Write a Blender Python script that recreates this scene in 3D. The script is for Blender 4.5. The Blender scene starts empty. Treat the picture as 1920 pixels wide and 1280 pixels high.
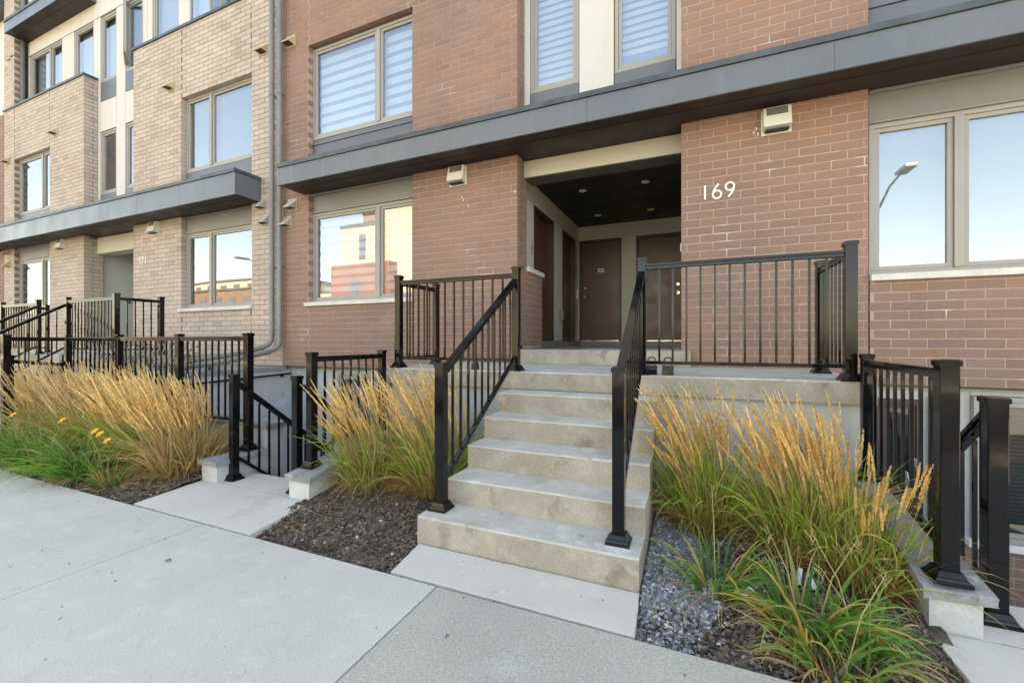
import bpy, bmesh, math, random
import numpy as np
from mathutils import Vector, Matrix, noise as mnoise

R = math.radians
random.seed(7); rng = np.random.default_rng(7)
scene = bpy.context.scene
col = scene.collection

# ------------------------------------------------------------------ camera, sky, sun, exposure
TH = R(23.3); CAMZ = 1.32
cam_d = bpy.data.cameras.new("camera"); cam = bpy.data.objects.new("camera", cam_d); col.objects.link(cam)
cam_d.lens = 15.0; cam_d.sensor_width = 36.0; cam_d.clip_start = 0.05; cam_d.clip_end = 2000
cam.location = (0, 0, CAMZ); cam.rotation_euler = (R(90), 0, TH)
scene.camera = cam

SUN_EL, SUN_AZ = R(47), R(20)          # the sun stands behind the houses: the whole front is in open shade
world = bpy.data.worlds.new("World"); scene.world = world; world.use_nodes = True
wn = world.node_tree.nodes; wl = world.node_tree.links
sky = wn.new("ShaderNodeTexSky"); sky.sky_type = 'NISHITA'; sky.sun_disc = False
sky.sun_elevation = SUN_EL; sky.sun_rotation = SUN_AZ; sky.dust_density = 1.2; sky.ozone_density = 0.6
bg = wn["Background"]; bg.inputs[1].default_value = 0.15
wl.new(sky.outputs[0], bg.inputs[0])
sun_d = bpy.data.lights.new("sun", 'SUN'); sun = bpy.data.objects.new("sun", sun_d); col.objects.link(sun)
sun_d.energy = 4.6; sun_d.angle = R(0.5); sun_d.color = (1.0, 0.93, 0.82)
D = Vector((math.sin(SUN_AZ)*math.cos(SUN_EL), math.cos(SUN_AZ)*math.cos(SUN_EL), math.sin(SUN_EL)))
sun.rotation_euler = D.to_track_quat('Z', 'Y').to_euler()
vs = scene.view_settings
scene.display_settings.display_device = 'sRGB'
vs.view_transform = 'Standard'; vs.look = 'None'; vs.gamma = 1.0; vs.use_curve_mapping = False
vs.exposure = 2.50
vs.use_white_balance = True; vs.white_balance_temperature = 9300; vs.white_balance_tint = 9.5
scene.cycles.max_bounces = 8; scene.cycles.diffuse_bounces = 4; scene.cycles.glossy_bounces = 4
scene.cycles.transparent_max_bounces = 16
scene.cycles.use_denoising = True
scene.cycles.sample_clamp_indirect = 6

# ------------------------------------------------------------------ materials
MATS = {}
def mat(name, c1, c2=None, scale=3.0, rough=0.8, bump=0.0, bscale=60, fine=0.0, fscale=90, metal=0.0, spec=0.5,
        obj_random=None, island=None, patches=None, streak=None, coat=0.0):
    """Procedural principled material. c1..c2 mixed by a broad noise, fine grain, optional per-piece variation,
    patches = (colour, scale, threshold, softness): blotches with an outline of their own."""
    m = bpy.data.materials.new(name); m.use_nodes = True; MATS[name] = m
    nt = m.node_tree; N = nt.nodes; L = nt.links
    b = N["Principled BSDF"]; b.inputs["Roughness"].default_value = rough; b.inputs["Metallic"].default_value = metal
    b.inputs["Specular IOR Level"].default_value = spec
    if coat: b.inputs["Coat Weight"].default_value = coat; b.inputs["Coat Roughness"].default_value = 0.05
    geo = N.new("ShaderNodeNewGeometry"); pos = geo.outputs["Position"]
    def noise(sc, det=4, rg=0.55, vec=None):
        n = N.new("ShaderNodeTexNoise"); n.inputs["Scale"].default_value = sc; n.inputs["Detail"].default_value = det
        n.inputs["Roughness"].default_value = rg; L.new(vec or pos, n.inputs["Vector"]); return n.outputs["Fac"]
    def mrange(v, a, bb, lo=0, hi=1):
        n = N.new("ShaderNodeMapRange"); n.inputs[1].default_value = a; n.inputs[2].default_value = bb
        n.inputs[3].default_value = lo; n.inputs[4].default_value = hi; L.new(v, n.inputs[0]); return n.outputs[0]
    def mix(f, a, bb, mode='MIX'):
        n = N.new("ShaderNodeMix"); n.data_type = 'RGBA'; n.blend_type = mode
        if isinstance(f, (int, float)): n.inputs[0].default_value = f
        else: L.new(f, n.inputs[0])
        for s, v in ((6, a), (7, bb)):
            if isinstance(v, tuple): n.inputs[s].default_value = (*v, 1)
            else: L.new(v, n.inputs[s])
        return n.outputs[2]
    c = mix(mrange(noise(scale, 5), 0.35, 0.65), c1, c2 or c1)
    rnd = None
    if obj_random:
        oi = N.new("ShaderNodeObjectInfo"); rnd = oi.outputs["Random"]; var = obj_random
    if island:
        rnd = geo.outputs["Random Per Island"]; var = island
    if rnd is not None:      # var = (dark multiplier, light multiplier, odd colour)
        g = N.new("ShaderNodeValToRGB"); L.new(rnd, g.inputs[0]); r = g.color_ramp
        r.elements[0].position = 0.0; r.elements[0].color = (var[0],)*3+(1,)
        r.elements[1].position = 0.93; r.elements[1].color = (var[1],)*3+(1,)
        e = r.elements.new(0.95); e.color = (*var[2], 1)
        c = mix(1.0, c, g.outputs[0], 'MULTIPLY')
    for p in (patches or []):
        pc, ps, th, so = p
        c = mix(mrange(noise(ps, 6, 0.6), th, th+so), c, pc)
    if streak:               # vertical run marks
        mp = N.new("ShaderNodeMapping"); mp.inputs["Scale"].default_value = (streak[1], streak[1], streak[2]); L.new(pos, mp.inputs[0])
        c = mix(mrange(noise(1.0, 4, 0.6, mp.outputs[0]), 0.56, 0.72, 0, streak[3]), c, streak[0])
    if fine:
        k = mrange(noise(fscale, 3, 0.7), 0.3, 0.7, 1-fine, 1+fine)
        n = N.new("ShaderNodeVectorMath"); n.operation = 'SCALE'; L.new(c, n.inputs[0]); L.new(k, n.inputs[3]); c = n.outputs[0]
    L.new(c, b.inputs["Base Color"])
    if bump:
        bp = N.new("ShaderNodeBump"); bp.inputs["Strength"].default_value = bump; bp.inputs["Distance"].default_value = 0.004
        L.new(noise(bscale, 5, 0.65), bp.inputs["Height"]); L.new(bp.outputs[0], b.inputs["Normal"])
    rr = mrange(noise(scale*2.3, 3), 0.3, 0.7, max(0.02, rough-0.08), min(1, rough+0.08)); L.new(rr, b.inputs["Roughness"])
    return m

RED1, RED2 = (0.312, 0.184, 0.138), (0.244, 0.156, 0.126)
TAN1, TAN2 = (0.55, 0.45, 0.375), (0.47, 0.385, 0.32)
mat("red_brick_piece", RED1, RED2, 0.55, 0.85, 0.28, 90, 0.10, 60, obj_random=(0.92, 1.05, (1.07, 0.98, 0.91)))
mat("red_brick_mass", RED1, RED2, 0.55, 0.85, 0.28, 90, 0.10, 60, island=(0.92, 1.05, (1.07, 0.98, 0.91)))
mat("tan_brick_piece", TAN1, TAN2, 1.0, 0.88, 0.28, 90, 0.10, 60, obj_random=(0.90, 1.06, (0.86, 0.81, 0.78)))
mat("tan_brick_mass", TAN1, TAN2, 1.0, 0.88, 0.28, 90, 0.10, 60, island=(0.90, 1.06, (0.86, 0.81, 0.78)))
mat("pink_mortar", (0.41, 0.290, 0.235), (0.46, 0.34, 0.285), 4, 0.95, 0.5, 200, 0.15, 150, patches=[((0.62, 0.58, 0.54), 1.7, 0.60, 0.08)])
mat("brown_mortar", (0.20, 0.15, 0.12), (0.25, 0.19, 0.15), 4, 0.95, 0.5, 200, 0.15, 150)
mat("dark_metal_cladding", (0.140, 0.152, 0.168), (0.112, 0.123, 0.138), 0.9, 0.36, 0.06, 3, 0.04, 30, spec=0.5,
    streak=((0.22, 0.24, 0.26), 7, 0.8, 0.30))
mat("drip_flashing", (0.035, 0.042, 0.050), (0.075, 0.09, 0.10), 3.5, 0.45, 0.05, 30, 0.1, 40)
mat("spandrel_grey", (0.135, 0.145, 0.165), (0.115, 0.125, 0.145), 0.7, 0.45, 0.02, 10, 0.02, 30)
mat("taupe_panel", (0.235, 0.225, 0.21), (0.21, 0.20, 0.19), 0.9, 0.5, 0.05, 12, 0.03, 30)
mat("soffit_brown", (0.030, 0.019, 0.017), (0.022, 0.015, 0.013), 1.5, 0.5, 0.1, 30, 0.1, 60, patches=[((0.09, 0.07, 0.06), 90, 0.72, 0.03)])
mat("porch_ceiling", (0.018, 0.014, 0.013), (0.014, 0.011, 0.010), 1.5, 0.55)
mat("cream_stucco", (0.64, 0.615, 0.575), (0.60, 0.575, 0.54), 0.7, 0.9, 0.35, 160, 0.04, 120, streak=((0.52, 0.47, 0.40), 5, 0.5, 0.35))
mat("porch_cream", (0.60, 0.555, 0.46), (0.55, 0.51, 0.42), 0.9, 0.75, 0.1, 90, 0.03, 60)
mat("porch_white", (0.66, 0.65, 0.62), (0.61, 0.60, 0.57), 0.9, 0.7, 0.1, 90, 0.03, 60)
mat("window_frame_taupe", (0.35, 0.325, 0.295), (0.32, 0.298, 0.27), 1.2, 0.45, 0.0, 10, 0.03, 40)
mat("white_pvc", (0.74, 0.74, 0.73), (0.70, 0.70, 0.70), 1.2, 0.4)
mat("stone_sill", (0.70, 0.66, 0.60), (0.60, 0.56, 0.51), 6, 0.8, 0.3, 90, 0.08, 60)
mat("door_brown", (0.130, 0.060, 0.033), (0.105, 0.050, 0.028), 1.5, 0.38, 0.05, 30, 0.04, 50)
mat("door_frame_brown", (0.075, 0.042, 0.031), (0.062, 0.036, 0.027), 1.5, 0.45)
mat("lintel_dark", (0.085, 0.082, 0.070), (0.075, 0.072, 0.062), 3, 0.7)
mat("basement_dark", (0.075, 0.072, 0.068), (0.06, 0.058, 0.055), 2, 0.6)
mat("basement_blind", (0.10, 0.125, 0.13), (0.09, 0.11, 0.115), 2, 0.6)
mat("door_mat", (0.06, 0.055, 0.06), (0.09, 0.085, 0.09), 40, 0.95, 0.8, 300)
mat("brass", (0.75, 0.62, 0.38), None, 3, 0.25, metal=1.0)
mat("nickel", (0.65, 0.63, 0.58), None, 3, 0.3, metal=1.0)
mat("plaque_white", (0.82, 0.79, 0.72), None, 3, 0.6)
mat("plaque_ink", (0.10, 0.08, 0.05), None, 3, 0.7)
mat("numeral_cream", (0.82, 0.79, 0.70), None, 3, 0.5)
mat("vent_beige", (0.55, 0.42, 0.26), (0.48, 0.37, 0.23), 5, 0.6, 0.05, 40)
mat("vent_grey", (0.46, 0.41, 0.35), (0.40, 0.36, 0.31), 5, 0.6, 0.05, 40)
mat("vent_white", (0.74, 0.71, 0.64), (0.66, 0.63, 0.57), 5, 0.55, 0.05, 40)
mat("vent_dark", (0.06, 0.055, 0.05), None, 5, 0.8)
mat("pipe_grey", (0.235, 0.225, 0.215), (0.20, 0.19, 0.18), 2, 0.4, 0.02, 20)
mat("black_paint", (0.004, 0.004, 0.005), (0.006, 0.006, 0.007), 4, 0.07, 0.0, 10, 0.05, 80, spec=0.32,
    patches=[((0.16, 0.16, 0.16), 70, 0.78, 0.01)])
mat("black_plastic", (0.012, 0.012, 0.013), None, 4, 0.4)
mat("sidewalk_smooth", (0.505, 0.492, 0.445), (0.465, 0.452, 0.410), 2.6, 0.9, 0.45, 200, 0.20, 130,
    patches=[((0.44, 0.43, 0.39), 0.8, 0.50, 0.2), ((0.54, 0.53, 0.485), 7, 0.54, 0.2), ((0.40, 0.385, 0.34), 11, 0.60, 0.12), ((0.14, 0.13, 0.11), 60, 0.74, 0.012)])
mat("sidewalk_rough", (0.41, 0.395, 0.345), (0.36, 0.348, 0.305), 1.6, 0.92, 0.9, 120, 0.26, 85,
    patches=[((0.44, 0.44, 0.42), 2.3, 0.56, 0.2), ((0.28, 0.28, 0.26), 1.1, 0.54, 0.2), ((0.66, 0.65, 0.60), 60, 0.655, 0.02), ((0.14, 0.13, 0.12), 90, 0.70, 0.02)])
mat("apron_concrete", (0.56, 0.53, 0.475), (0.50, 0.475, 0.43), 1.8, 0.9, 0.6, 220, 0.12, 170,
    patches=[((0.40, 0.365, 0.32), 2.6, 0.60, 0.12), ((0.60, 0.58, 0.54), 7, 0.64, 0.06), ((0.2, 0.18, 0.16), 75, 0.74, 0.01)])
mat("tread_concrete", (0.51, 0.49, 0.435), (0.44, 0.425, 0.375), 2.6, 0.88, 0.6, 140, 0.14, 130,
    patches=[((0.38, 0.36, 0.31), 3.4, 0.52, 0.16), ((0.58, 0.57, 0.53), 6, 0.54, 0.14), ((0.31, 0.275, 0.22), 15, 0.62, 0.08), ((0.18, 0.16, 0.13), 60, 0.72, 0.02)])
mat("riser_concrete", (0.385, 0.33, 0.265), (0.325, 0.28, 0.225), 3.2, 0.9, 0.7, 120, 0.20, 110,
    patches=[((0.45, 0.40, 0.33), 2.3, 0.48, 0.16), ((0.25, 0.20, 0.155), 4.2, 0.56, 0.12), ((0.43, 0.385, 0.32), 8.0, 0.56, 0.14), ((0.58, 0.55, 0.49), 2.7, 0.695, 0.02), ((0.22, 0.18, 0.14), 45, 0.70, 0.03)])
mat("formed_concrete", (0.50, 0.505, 0.50), (0.43, 0.435, 0.43), 1.6, 0.9, 0.3, 90, 0.07, 100,
    patches=[((0.27, 0.265, 0.25), 2.1, 0.60, 0.1), ((0.47, 0.46, 0.44), 4.2, 0.66, 0.04)], streak=((0.24, 0.23, 0.21), 6, 0.8, 0.35))
mat("parged_white", (0.54, 0.54, 0.53), (0.48, 0.48, 0.47), 2.1, 0.9, 0.5, 60, 0.08, 70,
    patches=[((0.40, 0.36, 0.30), 5, 0.60, 0.16), ((0.60, 0.60, 0.59), 3, 0.6, 0.1)])
mat("cap_stone", (0.21, 0.21, 0.215), (0.30, 0.30, 0.30), 6, 0.85, 1.0, 35, 0.20, 60,
    patches=[((0.17, 0.165, 0.16), 9, 0.56, 0.12), ((0.42, 0.41, 0.39), 12, 0.60, 0.08)])
mat("soil", (0.075, 0.056, 0.043), (0.125, 0.098, 0.076), 14, 0.97, 1.0, 60, 0.45, 90)
mat("asphalt", (0.052, 0.052, 0.053), (0.042, 0.042, 0.043), 1.5, 0.92, 0.4, 200, 0.2, 200)
mat("far_ground", (0.10, 0.105, 0.07), (0.13, 0.12, 0.09), 0.3, 0.95)
mat("interior_dark", (0.11, 0.105, 0.10), (0.09, 0.085, 0.08), 1, 0.95)
mat("roofing", (0.12, 0.12, 0.12), None, 1, 0.9)
mat("blind_band", (0.58, 0.60, 0.62), (0.54, 0.56, 0.58), 2, 0.85)
mat("blind_sheer", (0.20, 0.27, 0.33), (0.18, 0.25, 0.31), 2, 0.9)
mat("blind_slat", (0.27, 0.30, 0.33), (0.25, 0.28, 0.31), 2, 0.7)
mat("opposite_cream", (0.48, 0.43, 0.345), (0.43, 0.385, 0.31), 0.5, 0.9)
mat("opposite_brick", (0.27, 0.135, 0.095), (0.22, 0.115, 0.08), 0.6, 0.9)
mat("opposite_brown", (0.24, 0.16, 0.12), (0.2, 0.14, 0.1), 0.6, 0.9)
mat("lamp_metal", (0.30, 0.31, 0.32), None, 2, 0.4, metal=0.6)
mat("litter_paper", (0.80, 0.80, 0.80), None, 9, 0.7)
mat("ribbon_red", (0.30, 0.02, 0.03), None, 9, 0.6)
mat("trellis_grey", (0.42, 0.40, 0.36), (0.34, 0.32, 0.29), 9, 0.8)
mat("light_trim", (0.88, 0.85, 0.78), None, 9, 0.5)
mat("wood_dark", (0.06, 0.035, 0.02), (0.09, 0.05, 0.03), 9, 0.8)

def vc_mat(name, rough=0.7, trans=0.0, bump=0.0, spec=0.4):
    m = bpy.data.materials.new(name); m.use_nodes = True; MATS[name] = m
    nt = m.node_tree; N = nt.nodes; L = nt.links; b = N["Principled BSDF"]
    a = N.new("ShaderNodeAttribute"); a.attribute_name = "tint"; L.new(a.outputs["Color"], b.inputs["Base Color"])
    b.inputs["Roughness"].default_value = rough; b.inputs["Specular IOR Level"].default_value = spec
    if trans:
        t = N.new("ShaderNodeBsdfTranslucent"); L.new(a.outputs["Color"], t.inputs[0])
        mx = N.new("ShaderNodeMixShader"); mx.inputs[0].default_value = trans
        L.new(b.outputs[0], mx.inputs[1]); L.new(t.outputs[0], mx.inputs[2]); L.new(mx.outputs[0], N["Material Output"].inputs[0])
    return m
vc_mat("leaf_tinted", 0.5, 0.42); vc_mat("plume_tinted", 0.9, 0.35, spec=0.2); vc_mat("chip_tinted", 0.95, spec=0.2); vc_mat("gravel_tinted", 0.8)

def glass_mat(name, f0, tint):
    m = bpy.data.materials.new(name); m.use_nodes = True; MATS[name] = m
    nt = m.node_tree; N = nt.nodes; L = nt.links; N.remove(N["Principled BSDF"])
    fr = N.new("ShaderNodeFresnel"); fr.inputs[0].default_value = 1.5
    mr = N.new("ShaderNodeMapRange"); mr.inputs[1].default_value = 0.0; mr.inputs[2].default_value = 1.0
    mr.inputs[3].default_value = f0; mr.inputs[4].default_value = 1.0; L.new(fr.outputs[0], mr.inputs[0])
    tr = N.new("ShaderNodeBsdfTransparent"); tr.inputs[0].default_value = (*tint, 1)
    gl = N.new("ShaderNodeBsdfGlossy"); gl.inputs[0].default_value = (0.95, 0.97, 1, 1); gl.inputs[1].default_value = 0.005
    ns = N.new("ShaderNodeTexNoise"); ns.inputs["Scale"].default_value = 1.3; ns.inputs["Detail"].default_value = 1
    g = N.new("ShaderNodeNewGeometry"); L.new(g.outputs["Position"], ns.inputs["Vector"])
    bp = N.new("ShaderNodeBump"); bp.inputs["Strength"].default_value = 0.05; bp.inputs["Distance"].default_value = 0.02
    L.new(ns.outputs["Fac"], bp.inputs["Height"]); L.new(bp.outputs[0], gl.inputs["Normal"])
    inv = N.new("ShaderNodeMath"); inv.operation = 'SUBTRACT'; inv.inputs[0].default_value = 1; L.new(g.outputs["Backfacing"], inv.inputs[1])
    mu = N.new("ShaderNodeMath"); mu.operation = 'MULTIPLY'; L.new(mr.outputs[0], mu.inputs[0]); L.new(inv.outputs[0], mu.inputs[1])
    mx = N.new("ShaderNodeMixShader"); L.new(mu.outputs[0], mx.inputs[0]); L.new(tr.outputs[0], mx.inputs[1]); L.new(gl.outputs[0], mx.inputs[2])
    L.new(mx.outputs[0], N["Material Output"].inputs[0])
    return m
glass_mat("coated_glass", 0.25, (0.88, 0.93, 0.96))
glass_mat("clear_glass", 0.015, (0.82, 0.88, 0.92))

# ------------------------------------------------------------------ builders
WPOS = {}
def M_(m): return m if isinstance(m, list) else [m]
def place(o, at, parent):
    at = Vector(at); WPOS[o.name] = at
    if parent is not None:
        o.parent = parent; o.location = at - WPOS[parent.name]
    else: o.location = at
def tag(o, label=None, cat=None, group=None, kind=None):
    for k, v in (('label', label), ('category', cat), ('group', group), ('kind', kind)):
        if v: o[k] = v
    return o
def empty(name, at, label=None, cat=None, group=None, kind=None):
    o = bpy.data.objects.new(name, None); col.objects.link(o); o.empty_display_size = 0.2
    place(o, at, None); return tag(o, label, cat, group, kind)

class MB:
    def __init__(s): s.v = []; s.f = []; s.m = []
    def add(s, vs, fs, mi=0):
        n = len(s.v); s.v += [tuple(p) for p in vs]; s.f += [tuple(i+n for i in f) for f in fs]; s.m += [mi]*len(fs); return s
    def box(s, x0, x1, y0, y1, z0, z1, mi=0, top=None):
        vs = [(x0,y0,z0),(x1,y0,z0),(x1,y1,z0),(x0,y1,z0),(x0,y0,z1),(x1,y0,z1),(x1,y1,z1),(x0,y1,z1)]
        s.add(vs, [(0,3,2,1),(0,1,5,4),(1,2,6,5),(2,3,7,6),(3,0,4,7)], mi)
        n = len(s.v)-8; s.f.append((n+4,n+5,n+6,n+7)); s.m.append(mi if top is None else top); return s
    def prism(s, poly, z0, z1, mi=0, top=None):
        """poly counter-clockwise from above; z0, z1 numbers or functions of (x, y)."""
        f0 = z0 if callable(z0) else (lambda x, y: z0); f1 = z1 if callable(z1) else (lambda x, y: z1)
        n = len(poly); b = len(s.v)
        s.v += [(x, y, f0(x, y)) for x, y in poly] + [(x, y, f1(x, y)) for x, y in poly]
        for i in range(n):
            j = (i+1) % n; s.f.append((b+i, b+j, b+n+j, b+n+i)); s.m.append(mi)
        s.f.append(tuple(b+i for i in reversed(range(n)))); s.m.append(mi)
        s.f.append(tuple(b+n+i for i in range(n))); s.m.append(mi if top is None else top); return s
    def bar(s, p0, p1, w, h, mi=0, up=(0, 0, 1)):
        p0, p1 = Vector(p0), Vector(p1); d = (p1-p0).normalized(); up = Vector(up)
        sd = d.cross(up).normalized() if abs(d.dot(up)) < 0.999 else Vector((1, 0, 0)); u = sd.cross(d).normalized()
        vs = [p + sd*(a*w/2) + u*(b*h/2) for p in (p0, p1) for a, b in ((-1,-1),(1,-1),(1,1),(-1,1))]
        return s.add(vs, [(0,1,2,3),(7,6,5,4),(0,4,5,1),(1,5,6,2),(2,6,7,3),(3,7,4,0)], mi)
    def tube(s, pts, r, n=10, mi=0, caps=True):
        pts = [Vector(p) for p in pts]; b = len(s.v); up0 = None
        for i, p in enumerate(pts):
            d = ((pts[min(i+1, len(pts)-1)]-pts[max(i-1, 0)])).normalized()
            up = up0 if up0 is not None else (Vector((0, 0, 1)) if abs(d.z) < 0.9 else Vector((0, 1, 0)))
            sd = d.cross(up).normalized(); u = sd.cross(d).normalized(); up0 = u
            rr = r[i] if isinstance(r, (list, tuple)) else r
            for k in range(n):
                a = 2*math.pi*k/n; s.v.append(tuple(p + sd*(math.cos(a)*rr) + u*(math.sin(a)*rr)))
        for i in range(len(pts)-1):
            for k in range(n):
                k2 = (k+1) % n; s.f.append((b+i*n+k, b+i*n+k2, b+(i+1)*n+k2, b+(i+1)*n+k)); s.m.append(mi)
        if caps:
            s.f.append(tuple(b+k for k in reversed(range(n)))); s.m.append(mi)
            e = b+(len(pts)-1)*n; s.f.append(tuple(e+k for k in range(n))); s.m.append(mi)
        return s
    def frustum(s, x, y, z0, z1, a0, a1, mi=0, rz=0):
        c, q = math.cos(rz), math.sin(rz)
        vs = [(x+(i*c-j*q)*a, y+(i*q+j*c)*a, z) for z, a in ((z0, a0), (z1, a1)) for i, j in ((-1,-1),(1,-1),(1,1),(-1,1))]
        return s.add(vs, [(3,2,1,0),(4,5,6,7),(0,1,5,4),(1,2,6,5),(2,3,7,6),(3,0,4,7)], mi)
    def build(s, name, mats, parent=None, bevel=0.0, smooth=False, subdiv=0):
        v = np.array(s.v); c = (v.min(0)+v.max(0))/2
        me = bpy.data.meshes.new(name); me.from_pydata([tuple(p) for p in v-c], [], s.f)
        for m in M_(mats): me.materials.append(MATS[m])
        me.polygons.foreach_set("material_index", s.m)
        if bevel:
            bm = bmesh.new(); bm.from_mesh(me)
            es = [e for e in bm.edges if len(e.link_faces) == 2 and e.calc_face_angle(0) > 0.5]
            bmesh.ops.bevel(bm, geom=es, offset=bevel, segments=2, profile=0.6, affect='EDGES', clamp_overlap=True)
            bm.to_mesh(me); bm.free()
        if smooth: me.polygons.foreach_set("use_smooth", [True]*len(me.polygons))
        me.update()
        o = bpy.data.objects.new(name, me); col.objects.link(o); place(o, c, parent); return o

def arr_mesh(name, V, F, mats, tint=None, parent=None, smooth=False, kind=None, center=None):
    """big numpy mesh; V (n,3), F (m,k) all with the same corner count."""
    V = np.asarray(V, float); F = np.asarray(F, np.int32); c = V.mean(0) if center is None else np.array(center)
    me = bpy.data.meshes.new(name); k = F.shape[1]
    me.vertices.add(len(V)); me.vertices.foreach_set("co", (V-c).astype(np.float32).ravel())
    me.loops.add(F.size); me.loops.foreach_set("vertex_index", F.ravel())
    me.polygons.add(len(F)); me.polygons.foreach_set("loop_start", np.arange(0, F.size, k, dtype=np.int32))
    me.update(calc_edges=True)
    me.polygons.foreach_set("use_smooth", np.full(len(F), bool(smooth)))
    if tint is not None:
        a = me.color_attributes.new("tint", 'FLOAT_COLOR', 'POINT')
        a.data.foreach_set("color", np.c_[tint, np.ones(len(tint))].astype(np.float32).ravel())
    for m in M_(mats): me.materials.append(MATS[m])
    o = bpy.data.objects.new(name, me); col.objects.link(o); place(o, c, parent)
    if kind: o['kind'] = kind
    return o

def copy_obj(o, parent, at):
    c = o.copy(); col.objects.link(c); place(c, at, parent); return c

def scr(x, y, z):      # photo pixel of a point, to rank pieces by how large they show
    s, c = math.sin(TH), math.cos(TH)
    d = -s*x + c*y; r = c*x + s*y
    if d < 0.2: return None
    return 960+800*r/d, 640-800*(z-CAMZ)/d, d

Y0 = 5.19; BZ = 0.90; CO = 0.089; BL = 0.267; BH = 0.079; BT = 0.1
ZMAXV = 11.0

# ------------------------------------------------------------------ the ground
g = MB()
g.box(-400, 400, -11.0, -1.45, -0.30, -0.14)
tag(g.build("road", "asphalt"), kind="structure")
g = MB(); g.box(-400, 400, -400, -13.3, -0.4, -0.06); g.box(-400, -30, 3.5, 400, -0.4, -0.1); g.box(20, 400, 3.5, 400, -0.4, -0.1)
g.box(-30, 20, 15.2, 400, -0.4, -0.1); g.box(-400, -19.5, 2.0, 3.5, -0.4, -0.1); g.box(4.8, 400, 2.0, 3.5, -0.4, -0.1)
tag(g.build("ground", "far_ground"), kind="structure")
g = MB(); g.box(-19.5, 4.8, 2.0, 5.6, -1.5, -1.32)
tag(g.build("basement_floor", "formed_concrete"), kind="structure")
g = MB(); g.box(-400, 400, -1.46, -1.30, -0.3, 0.0)
tag(g.build("kerb", "sidewalk_smooth"), kind="structure")
g = MB(); g.box(-400, 400, -13.3, -11.0, -0.3, 0.0)
tag(g.build("far_pavement", "sidewalk_smooth"), kind="structure")
g = MB(); g.box(-400, 400, -1.30, 2.0, -0.40, -0.035)
sw = tag(g.build("sidewalk", "soil"), kind="structure")
joints = [-40.0] + [-1.285-1.985*k for k in range(12, -1, -1)] + [0.72, 2.70, 4.7, 6.7, 40.0]
for a, b in zip(joints[:-1], joints[1:]):
    m = MB(); m.box(a+0.004, b-0.004, -1.297, 1.955, -0.034, 0.0)
    m.build("slab", "sidewalk_rough" if a > -1.3 and a < 0 else "sidewalk_smooth", sw, bevel=0.006)

# aprons: poured slabs between pavement and steps / wells
def slab(name, poly, z0, z1, m, label, kind="structure"):
    pp = []
    for (ax, ay), (bx, by) in zip(poly, poly[1:]+poly[:1]):
        k = max(1, int(math.hypot(bx-ax, by-ay)/.05)); nx, ny = -(by-ay), (bx-ax); l = math.hypot(nx, ny)
        for i in range(k):
            q = mnoise.noise(Vector((ax+i*.9, ay, 3)))*.005 + random.uniform(-.0015, .0015); pp.append((ax+(bx-ax)*i/k+nx/l*q, ay+(by-ay)*i/k+ny/l*q))
    b = MB(); b.prism(pp, z0, z1); o = b.build(name, m, None, bevel=0.005); return tag(o, label, kind=kind)
slab("path_slab", [(-4.213, 1.978), (-2.805, 1.972), (-2.915, 2.585), (-4.335, 2.592)], -0.25, 0.0, "apron_concrete", "pale concrete slab leading to the left stairwell")
slab("path_slab", [(-4.34, 2.604), (-3.12, 2.600), (-3.12, 2.93), (-4.12, 2.93)], -0.25, 0.0, "apron_concrete", "concrete strip at the head of the left basement steps")
slab("path_slab", [(-1.612, 1.978), (-0.252, 1.972), (-0.272, 2.325), (-1.665, 2.325)], -0.25, 0.0, "apron_concrete", "narrow pale slab in front of the bottom stair")
slab("path_slab", [(0.978, 1.982), (3.2, 1.975), (3.2, 2.555), (0.978, 2.555)], -0.25, 0.0, "apron_concrete", "pale slab leading to the right stairwell")
slab("path_slab", [(0.99, 2.566), (3.2, 2.566), (3.2, 2.95), (0.99, 2.95)], -0.25, 0.0, "apron_concrete", "concrete strip at the head of the right basement steps")
slab("path_slab", [(-9.6, 1.975), (-8.15, 1.975), (-8.15, 2.95), (-9.6, 2.95)], -0.25, 0.0, "apron_concrete", "slab leading to the neighbour's stairwell")

# soil beds
def soilz(x, y): return (-0.055 if x > -3.5 else -0.04) + 0.11*max(0, y-2.0)
def bed(name, x0, x1, y0, y1):
    nx, ny = int((x1-x0)/0.03), int((y1-y0)/0.03)
    V = []; F = []
    for j in range(ny+1):
        for i in range(nx+1):
            x = x0+(x1-x0)*i/nx; y = y0+(y1-y0)*j/ny
            h = mnoise.noise(Vector((x*5, y*5, 1)))*0.016 + mnoise.noise(Vector((x*17, y*17, 4)))*0.012 + mnoise.noise(Vector((x*42, y*42, 4)))*0.006
            V.append((x, y, soilz(x, y)+h))
    for j in range(ny):
        for i in range(nx):
            a = j*(nx+1)+i; F.append((a, a+1, a+nx+2, a+nx+1))
    return tag(arr_mesh(name, V, F, "soil", smooth=True), kind="structure")
bed("soil_bed", -8.15, -4.31, 1.955, 3.06)
bed("soil_bed", -2.99, -1.58, 1.955, 3.82)
bed("soil_bed", -0.30, 1.03, 1.955, 3.82)
bed("soil_bed", -14.5, -9.6, 1.955, 3.82)
g = MB()
for a, b, c in ((-8.15, -4.34, 3.05), (-3.0, -1.6, 3.8), (-0.29, 1.0, 3.8), (-14.5, -9.6, 3.8)): g.box(a, b, 1.96, c, -1.4, -0.09)
tag(g.build("earth", "soil"), kind="structure")

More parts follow.
